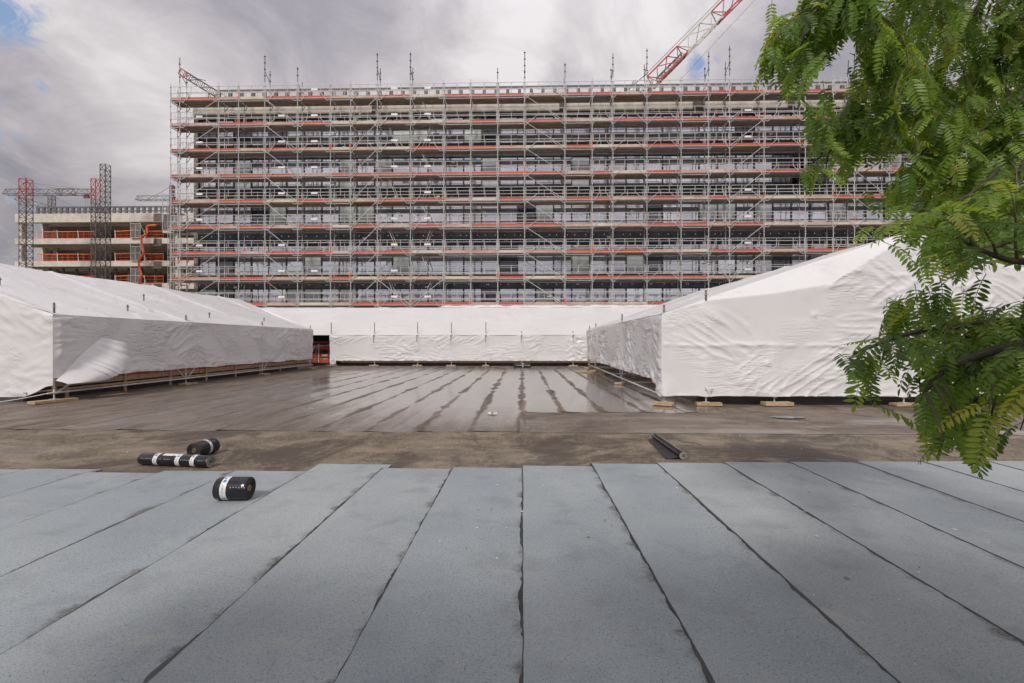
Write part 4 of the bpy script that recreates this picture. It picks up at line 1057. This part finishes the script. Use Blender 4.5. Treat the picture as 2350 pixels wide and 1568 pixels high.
def net(x0, x1, z, label, sag=.15):
    t = thing('safety_barrier', label, 'safety barrier', (x0, GY + .25, z), 'orange safety barriers on the concrete frame')
    w = x1 - x0; b = MB()
    b.bar((0, 0, 1.08), (w, 0, 1.08 + sag), .085, 4); b.bar((0, 0, .55), (w, 0, .60), .03, 4); b.bar((0, 0, .1), (w, 0, .1), .035, 4); b.build('rail', M['orange'], t)
    b = MB(); n = int(w / .8)
    for i in range(n + 1): x = w * i / n; b.bar((x, -.02, 0), (x + .03, -.02, 1.1), .045 if i % 3 == 0 else .022, 4)
    for zz in (.30, .80): b.bar((0, -.02, zz), (w, -.02, zz), .014, 4)
    b.build('net', M['orange'], t)
    b = MB()
    for i in range(int(w / 3.2) + 1): b.bar((i * 3.2 + .2, -.1, 0), (i * 3.2 + .1, -.1, 1.25), .06, 4)
    b.build('post', M['plate'], t)
xs_ = [at(cx(u), 0, GY).x for u in (195, 522, 638, 737, 803, 912, 1000, 1088)]
for f, z in ((0, 17.15), (1, 13.75), (2, 10.4)):
    for j, (a, c, nm) in enumerate(((0, 1, 'between the crane mast and the hoist masts'), (2, 3, 'between the hoist masts and the landing gate'), (4, 5, 'beyond the orange hose'), (6, 7, 'behind the scaffold end'))):
        if f == 0 and j == 3: continue
        net(xs_[a], xs_[c], z, f'orange safety barrier on the {FLN[f]} floor {nm}', (.0, .12, .0, .05)[j])
    t = thing('landing_gate', f'grey mesh landing gate on the {FLN[f]} open floor beside the orange hose', 'gate', (xs_[3] + .15, GY - .25, z), 'landing gates of the hoist')
    w = xs_[4] - xs_[3] - .3; b = MB()
    for x in (0, w / 2, w): b.bar((x, 0, 0), (x, 0, 2.1 if x in (w / 2,) else 2.6), .05, 4)
    for zz in (0, 1.1, 2.1): b.bar((0, 0, zz), (w, 0, zz), .045, 4)
    b.bar((w, 0, 2.0), (w + .9, 0, .1), .035, 4); b.build('frame', M['galv'], t)
    b = MB(); b.box(.05, w - .05, .02, .04, .08, 2.05); b.build('mesh_panel', M['mast'], t)
hp = [at(cx(u), cy(v), GY - 1.2) for u, v in ((880, 1038), (845, 1040), (828, 1048), (828, 1085), (800, 1102), (797, 1130), (806, 1180), (808, 1195), (786, 1230), (782, 1260), (792, 1300), (798, 1320), (785, 1350), (780, 1400))]
pts = []
for i in range(len(hp) - 1):
    p0, p1, p2, p3 = hp[max(i - 1, 0)], hp[i], hp[i + 1], hp[min(i + 2, len(hp) - 1)]
    for q in range(6):
        t = q / 6; pts.append(.5 * ((2 * p1) + (p2 - p0) * t + (2 * p0 - 5 * p1 + 4 * p2 - p3) * t * t + (3 * p1 - p0 - 3 * p2 + p3) * t ** 3))
pts.append(hp[-1]); mb = MB(); mb.path(pts, .15, 8)
tag(mb.build('hose', M['hose'], None, True), 'thick orange chute hose hanging down the concrete frame', 'hose')
# access tower at the corner between the buildings
ax0, ax1 = at(cx(945), 0, 50).x, at(cx(1010), 0, 50).x
at_ = thing('access_tower', 'slim scaffold stair tower between the concrete frame and the facade scaffold', 'scaffold', (ax0, 50, -9.9))
w = ax1 - ax0
for x in (0, w * .5, w):
    for y in (0, 1.2):
        b = MB(); b.bar((x, y, 0), (x, y, 27.5), .035, 4); b.build('standard', M['galv'], at_)
for i in range(13):
    b = MB(); z = 2 + i * 2.0
    b.box(0, w, 0, 1.2, z - .06, z); b.build('deck', M['deck'], at_)
    b = MB(); b.bar((0, 0, z + 1), (w, 0, z + 1), .025, 4); b.bar((0, 0, z + .5), (w, 0, z + .5), .025, 4); b.bar((0, 0, z), (w, 0, z + 2), .025, 4); b.build('guard_rail', M['galv'], at_)
pf = thing('loading_platform', 'cantilevered loading platform with grey mesh sides left of the scaffold', 'platform', at(cx(915), cy(1080), 52))
b = MB(); b.box(0, 3.0, 0, 1.5, 0, .22); b.build('deck', M['galv'], pf)
b = MB()
for x in (0, 1.0, 2.0, 3.0): b.bar((x, 0, .2), (x, 0, 4.6 if x < 3 else 2.2), .05, 4)
for z in (.3, 2.2, 4.5): b.bar((0, 0, z), (2.9, 0, z), .04, 4)
b.build('frame', M['galv'], pf)
b = MB(); b.box(.05, 2.0, .05, .07, .4, 2.15); b.build('mesh_panel', M['mast'], pf)
b = MB(); b.box(3.05, 5.2, -.05, 0, .0, .35); b.build('toe_board', M['orange'], pf)

# ------------------------------------------------------------------ robinia tree reaching in from behind the roof edge
tree = thing('robinia_tree', 'green pinnate-leaved tree with drooping branches hanging in from the right', 'tree', (3.0, -3.2, -9.9))
tloc = tree.location.copy()
tr = random.Random(11)
def T(p): return Vector(p) - tloc
def catmull(P_, n=8):
    P_ = [Vector(p) for p in P_]; out = []
    for i in range(len(P_) - 1):
        p0, p1, p2, p3 = P_[max(i - 1, 0)], P_[i], P_[i + 1], P_[min(i + 2, len(P_) - 1)]
        for q in range(n):
            t = q / n; out.append(.5 * ((2 * p1) + (p2 - p0) * t + (2 * p0 - 5 * p1 + 4 * p2 - p3) * t * t + (3 * p1 - p0 - 3 * p2 + p3) * t ** 3))
    out.append(P_[-1]); return out
trunk = catmull([(3.0, -3.2, -9.9), (3.05, -3.15, -5), (3.2, -3.0, -1), (3.3, -2.8, 1.8), (3.35, -2.6, 3.6)], 8)
b = MB(); b.path([T(p) for p in trunk], [lerp(.24, .13, i / (len(trunk) - 1)) for i in range(len(trunk))], 12); b.build('trunk', M['bark'], tree, True)

LPTS = {  # limbs: world points; the last ones are where they come into view
 'a': [(3.3, -2.8, 1.8), (3.6, -1.2, 3.6), at(2420, -260, 2.4), at(2290, -60, 2.9), at(2225, 60, 3.0), at(2140, 190, 3.05), at(2040, 275, 3.0), at(1940, 325, 2.95), at(1858, 378, 2.9)],
 'b': [(3.35, -2.6, 3.6), (3.3, -1.0, 4.6), at(2300, -400, 2.5), at(2080, -140, 2.6), at(1935, -30, 2.6), at(1835, 40, 2.6), at(1785, 110, 2.6), at(1772, 175, 2.6)],
 'c': [(3.3, -2.8, 1.8), (3.8, -.8, 3.0), at(2520, -40, 2.7), at(2400, 120, 2.7), at(2330, 240, 2.7), at(2240, 380, 2.7), at(2130, 490, 2.65), at(2010, 540, 2.6)],
 'd': [(3.3, -2.8, 1.4), (3.7, -.6, 2.1), at(2700, 470, 1.9), at(2420, 520, 1.85), at(2300, 560, 1.8), at(2170, 610, 1.8)],
 'e': [(3.3, -2.8, 1.2), (3.5, -.5, 1.7), at(2750, 690, 1.8), at(2420, 730, 1.75), at(2240, 745, 1.7), at(2090, 765, 1.7), at(1960, 812, 1.66)],
 'f': [(3.3, -2.8, 1.2), (3.5, -.6, 1.6), at(2700, 830, 1.75), at(2430, 850, 1.7), at(2310, 880, 1.68), at(2220, 935, 1.66)],
 'g': [(3.35, -2.6, 3.6), (3.6, -1.0, 4.2), at(2560, -240, 2.8), at(2420, -40, 2.9), at(2340, 60, 2.9), at(2280, 150, 2.95), at(2200, 260, 3.0), at(2120, 350, 2.95)],
 'h': [(3.6, -1.2, 3.6), at(2330, -260, 2.7), at(2150, -60, 2.8), at(2060, 40, 2.85), at(2010, 130, 2.9), at(1975, 210, 2.95)],
 'i': [(3.8, -.8, 3.0), at(2620, 150, 2.5), at(2450, 250, 2.5), at(2350, 330, 2.45), at(2260, 420, 2.4), at(2190, 470, 2.4)],
 'j': [(3.8, -.8, 3.0), at(2650, 330, 2.2), at(2480, 400, 2.2), at(2390, 460, 2.15), at(2300, 500, 2.1)],
 'k': [(3.6, -1.0, 4.2), at(2650, -120, 2.6), at(2520, 40, 2.6), at(2420, 140, 2.6), at(2360, 200, 2.55)],
 'l': [(3.3, -1.0, 4.6), at(2100, -330, 2.3), at(1990, -130, 2.35), at(1960, -30, 2.35), at(2010, 30, 2.35)],
 # boughs over and behind the camera: their shade falls on the near strips
 'u': [(3.35, -2.6, 3.6), (2.0, -1.7, 4.0), (.3, -1.1, 3.9), (-1.2, -.9, 3.6), (-2.4, -.75, 3.3)],
 'v': [(3.35, -2.6, 3.6), (2.2, -3.0, 5.0), (.6, -3.0, 5.6), (-1.4, -2.6, 5.7)],
 'w': [(3.35, -2.6, 3.6), (2.6, -1.2, 4.0), (1.4, -.6, 3.9), (.2, -.5, 3.7), (-.7, -.45, 3.5)],
 'x': [(3.35, -2.6, 3.6), (3.6, -1.4, 4.4), (3.0, -.7, 4.6), (2.2, -.5, 4.5)],
 'n': [(3.5, -.6, 1.6), at(2750, 760, 1.6), at(2470, 785, 1.55), at(2300, 800, 1.5), at(2170, 850, 1.5), at(2120, 905, 1.48)],
 'p': [(3.7, -.6, 2.1), at(2700, 560, 1.7), at(2450, 590, 1.7), at(2330, 600, 1.65), at(2220, 560, 1.62)],
 'q': [(3.3, -1.0, 4.6), at(2120, -240, 2.4), at(1960, -60, 2.45), at(1880, 20, 2.45), at(1840, 90, 2.45), at(1825, 160, 2.45)],
}
limbs = {}
for k, P_ in LPTS.items():
    c = catmull(P_, 9); limbs[k] = c; n = len(c)
    thick = .055 if k in 'acg' else .045
    b = MB(); b.path([T(p) for p in c], [lerp(thick, .0045, (i / (n - 1)) ** .6) for i in range(n)], 7); b.build('branch', M['bark'], tree, True)

# one pinnate leaf: curved stalk with paired oval leaflets and a terminal one; x = along stalk, z = up
def leaf_geo(curve, L_, pairs, seed):
    rr = random.Random(seed); V_, F_ = [], []
    def stalk(t):
        a = curve * t; return Vector((L_ * (math.sin(a) / curve if curve else t), 0, -L_ * ((1 - math.cos(a)) / curve if curve else 0))), a
    prev = None
    for i in range(7):                                   # stalk as a thin three-sided rod
        p, a = stalk(i / 6); r = .0016 * (1.2 - i / 6 * .7)
        ring = [p + Vector((0, r * math.cos(q), r * math.sin(q))) for q in (0, 2.1, 4.2)]
        o = len(V_); V_ += ring
        if prev is not None:
            for q in range(3): F_.append((prev + q, prev + (q + 1) % 3, o + (q + 1) % 3, o + q))
        prev = o
    def leaflet(base, d, nrm, l, w):
        side = d.cross(nrm).normalized(); o = len(V_)
        prof = ((0, 0), (.20, .72), (.45, 1.0), (.75, .74), (1.0, .0))
        for t, h in prof:
            c = base + d * (l * t) - nrm * (l * .10 * t * t)
            if h == 0: V_.append(c)
            else: V_.extend([c + side * (w * h) + nrm * (w * .30 * h), c, c - side * (w * h) + nrm * (w * .30 * h)])
        F_.extend([(o, o + 1, o + 2), (o, o + 2, o + 3)])
        for q in (1, 4): F_.extend([(o + q, o + q + 3, o + q + 4, o + q + 1), (o + q + 1, o + q + 4, o + q + 5, o + q + 2)])
        F_.extend([(o + 7, o + 10, o + 8), (o + 8, o + 10, o + 9)])
    for i in range(pairs):
        t = lerp(.20, .95, i / (pairs - 1)); p, a = stalk(t)
        tang = Vector((math.cos(a), 0, -math.sin(a))); nrm = Vector((math.sin(a), 0, math.cos(a)))
        sz = (.82 + .30 * math.sin(math.pi * min(1, .15 + .8 * i / (pairs - 1)))) * rr.uniform(.9, 1.08)
        for s_ in (-1, 1):
            if rr.random() < .03: continue
            ang = R(rr.uniform(58, 74)); d = tang * math.cos(ang) + Vector((0, s_, 0)) * math.sin(ang) - nrm * rr.uniform(.05, .40)
            leaflet(p, d.normalized(), (nrm + Vector((0, s_ * rr.uniform(-.1, .35), 0))).normalized(), .040 * sz, .0068 * sz)
    p, a = stalk(1.0); leaflet(p, Vector((math.cos(a), 0, -math.sin(a))), Vector((math.sin(a), 0, math.cos(a))), .036, .0065)
    return V_, F_
VARS = [leaf_geo(c, L_, pr, i) for i, (c, L_, pr) in enumerate(((.5, .20, 9), (.9, .22, 10), (1.25, .18, 8), (.25, .21, 10), (.75, .165, 7), (1.0, .235, 11)))]
lmesh = []
for i, (V_, F_) in enumerate(VARS):
    me = bpy.data.meshes.new('leaf'); me.from_pydata(V_, [], F_); me.materials.append(M['leaf'])
    at0 = me.color_attributes.new('tint', 'FLOAT_COLOR', 'POINT')
    me.polygons.foreach_set('use_smooth', [True] * len(F_)); lmesh.append(me)

def project(p):
    v = Vector(p) - Vector((0, 0, CAM_Z)); c, s = math.cos(YAW), math.sin(YAW)
    x, y = v.x * c + v.y * s, -v.x * s + v.y * c
    if y < .2: return None
    return 1175 + FD * x / y, 784 - FD * v.z / y, y

# outline of the visible foliage (keeps the gaps through which scaffold, sky and shelter show)
OUT = [
 [(1905, -40), (1840, 15), (1775, 60), (1742, 120), (1738, 215), (1760, 235), (1800, 245), (1850, 232), (1868, 185), (1890, 170), (1900, 120), (1945, 110), (2000, 118), (2025, 75), (2060, 60), (2060, -40)],
 [(2080, -40), (2040, 60), (1985, 150), (1965, 215), (1925, 275), (1880, 305), (1838, 350), (1822, 415), (1865, 435), (1935, 425), (1965, 400), (2030, 400), (2065, 360), (2100, 360), (2075, 420), (2060, 470), (2000, 490), (1955, 560), (2010, 565), (2035, 545), (2070, 580), (2110, 560), (2150, 520), (2420, 520), (2420, -40)],
 [(2125, 590), (2170, 520), (2240, 505), (2420, 500), (2420, 600), (2340, 610), (2290, 625), (2240, 615), (2190, 670), (2150, 640), (2130, 680), (2105, 650)],
 [(1898, 868), (1940, 795), (2040, 752), (2090, 738), (2200, 732), (2300, 745), (2420, 755), (2420, 960), (2340, 1000), (2290, 1060), (2262, 1108), (2230, 1090), (2210, 1030), (2150, 1080), (2115, 1070), (2110, 960), (2060, 900), (1990, 950), (1965, 930), (1970, 870)],
]
def inside(x, y):
    for P_ in OUT:
        c = False; j = len(P_) - 1
        for i in range(len(P_)):
            (xi, yi), (xj, yj) = P_[i], P_[j]
            if (yi > y) != (yj > y) and x < (xj - xi) * (y - yi) / (yj - yi) + xi: c = not c
            j = i
        if c: return True
    return False

leaves, twigs = [], MB()
def add_leaf(p, d, scale):
    """leaf from p, pointing along d, blade facing mostly up"""
    d = d.normalized(); up = Vector((tr.uniform(-.35, .35), tr.uniform(-.5, .2), 1)); s_ = up.cross(d)
    if s_.length < .05: return
    s_.normalize(); n_ = d.cross(s_)
    v = tr.randrange(6); mat = Matrix((d, s_, n_)).transposed().to_4x4(); mat = Matrix.Translation(p) @ mat @ Matrix.Scale(scale, 4)
    tipw = mat @ Vector((.21, 0, -.08)); q, q0 = project(tipw), project(p)
    area = 0
    vis = q is not None and -60 < q[0] < 2420 and -60 < q[1] < 1640
    if vis:
        if not inside(q[0], q[1]): return
        area = scale / (q[2] ** 2)
        if not (0 < q[0] < 2350 and 0 < q[1] < 1568): area *= .2
    elif p.z < 2.6 or p.x > 2.2:
        if tr.random() > .25: return                    # thinner where nothing of it shows
    leaves.append((area, v, mat))
def twig_from(p, d, length, leaf_gap, sc, droop):
    pts = [Vector(p)]; d = d.normalized(); n = max(3, int(length / .06))
    for i in range(n):
        d = (d + Vector((tr.uniform(-.12, .12), tr.uniform(-.12, .12), -droop * length / n * 2 + tr.uniform(-.06, .06)))).normalized()
        pts.append(pts[-1] + d * (length / n))
    q = project(pts[-1])
    if q is None or not (0 < q[0] < 2350) or inside(q[0], q[1]):
        twigs.path([T(x) for x in pts], [lerp(.0052, .0018, i / n) for i in range(n + 1)], 4)
    acc, side = 0, tr.choice((-1, 1))
    for i in range(n):
        seg = pts[i + 1] - pts[i]; acc += seg.length
        while acc > leaf_gap:
            acc -= leaf_gap; side = -side
            fwd = seg.normalized(); lat = fwd.cross(Vector((0, 0, 1)))
            if lat.length < .2: lat = Vector((tr.uniform(-1, 1), tr.uniform(-1, 1), 0))
            lat.normalize()
            ld = fwd * tr.uniform(.35, .8) + lat * side * tr.uniform(.5, 1.0) + Vector((0, 0, tr.uniform(-.55, .10)))
            add_leaf(pts[i].lerp(pts[i + 1], tr.random()), ld, sc * tr.uniform(.8, 1.15))
    add_leaf(pts[-1], (pts[-1] - pts[-2]) + Vector((0, 0, -.02)), sc)
for k, c in limbs.items():
    vis = k in 'abcdefghijklmnopq'
    n = len(c); ln = 0
    gap = (.095 if k in 'cijkdp' else (.058 if k in 'gh' else (.040 if k in 'efno' else .046))) if vis else .07
    start = {'a': .34, 'b': .36, 'c': .24, 'd': .30, 'e': .28, 'f': .28, 'g': .32, 'h': .18, 'i': .18, 'j': .18, 'k': .18, 'l': .2, 'm': .2, 'n': .2, 'o': .2, 'p': .2, 'q': .25}.get(k, .35)
    acc = 0
    for i in range(int(n * start), n - 1):
        seg = c[i + 1] - c[i]; acc += seg.length
        while acc > gap:
            acc -= gap; f = i / n; fwd = seg.normalized()
            th = tr.uniform(0, 2 * math.pi); o1 = fwd.orthogonal().normalized(); o2 = fwd.cross(o1)
            d = fwd * tr.uniform(.25, .9) + (o1 * math.cos(th) + o2 * math.sin(th)) * tr.uniform(.5, 1.0) + Vector((0, 0, -.10))
            p = c[i].lerp(c[i + 1], tr.random())
            near = k in 'defmnop'
            L_ = (tr.uniform(.10, .32) if near else tr.uniform(.18, .55)) if vis else tr.uniform(.4, 1.1)
            twig_from(p, d, L_, (.038 if near else .046) if vis else .14, (.84 if near else 1.0) if vis else 1.7, tr.uniform(.5, 1.5))
    for q in range(5 if vis else 1):
        e = (c[-1] - c[-2]).normalized() + Vector((tr.uniform(-.5, .5), tr.uniform(-.4, .4), tr.uniform(-.3, .3)))
        twig_from(c[-1 - q], e, .26, .036, .84 if k in 'defnop' else 1.0, 1.0)
# dense leaf clumps added out of view, sunward of the near strips to shade them
for (gx, gy, rad, cnt) in ((-1.45, 2.50, .62, 190), (-1.15, 2.1, .60, 170), (-.75, 2.2, .30, 60), (-.3, 2.15, .25, 40), (1.45, 2.9, .55, 150), (1.9, 2.5, .6, 170), (2.6, 2.9, .5, 110), (3.2, 3.3, .5, 90), (1.1, 2.2, .35, 60), (2.2, 2.1, .5, 90), (3.9, 3.0, .5, 80)):
    t = (2.6 + .25 * tr.random()) / TO_SUN.z; c = Vector((gx, gy, 0)) + TO_SUN * t
    for q in range(int(cnt * 2.2)):
        o = Vector((tr.gauss(0, 1), tr.gauss(0, 1), tr.gauss(0, .5))) * rad * .6
        if c.y + o.y > .25 or (c + o).z < 2.1: continue        # stays above and behind the camera
        leaves.append((0, tr.randrange(6), Matrix.Translation(c + o) @ Matrix.Rotation(tr.uniform(0, 6.28), 4, 'Z') @ Matrix.Rotation(tr.uniform(-.2, .7), 4, 'Y') @ Matrix.Scale(1.5, 4)))
leaves.sort(key=lambda a: -a[0])
inv = Matrix.Translation(-tloc)
for a, v, mat in leaves[:300]:
    o = link('leaf', lmesh[v], tree); o.matrix_local = inv @ mat
# the rest of the leaves as one mass
import numpy as np
VA = [np.array([tuple(v) for v in V_], dtype=np.float64) for V_, F_ in VARS]
vs, fs, tint, base = [], [], [], 0
for a, v, mat in leaves[300:]:
    mm = np.array(inv @ mat); pv = VA[v] @ mm[:3, :3].T + mm[:3, 3]
    vs.append(pv); fs += [tuple(q + base for q in f) for f in VARS[v][1]]; base += len(pv)
    tint.append(np.repeat(np.array([[tr.random(), 0, 0, 1]]), len(pv), axis=0))
me = bpy.data.meshes.new('foliage'); me.from_pydata(np.concatenate(vs).tolist(), [], fs); me.materials.append(M['leaf'])
ca = me.color_attributes.new('tint', 'FLOAT_COLOR', 'POINT'); ca.data.foreach_set('color', np.concatenate(tint).ravel().astype(np.float32))
me.polygons.foreach_set('use_smooth', [True] * len(fs)); me.update()
o = link('foliage', me, tree); o['kind'] = 'stuff'
twigs.build('twigs', M['twig'], tree, True)['kind'] = 'stuff'
open('/tmp/leaves.txt','w').write(str((len(leaves), sum(1 for a in leaves if a[0] > 0), len(fs)))) if False else None
#print('LEAVES', len(leaves), 'in view', sum(1 for a in leaves if a[0] > 0), 'tris', sum(len(p.vertices) - 2 for p in me.polygons))
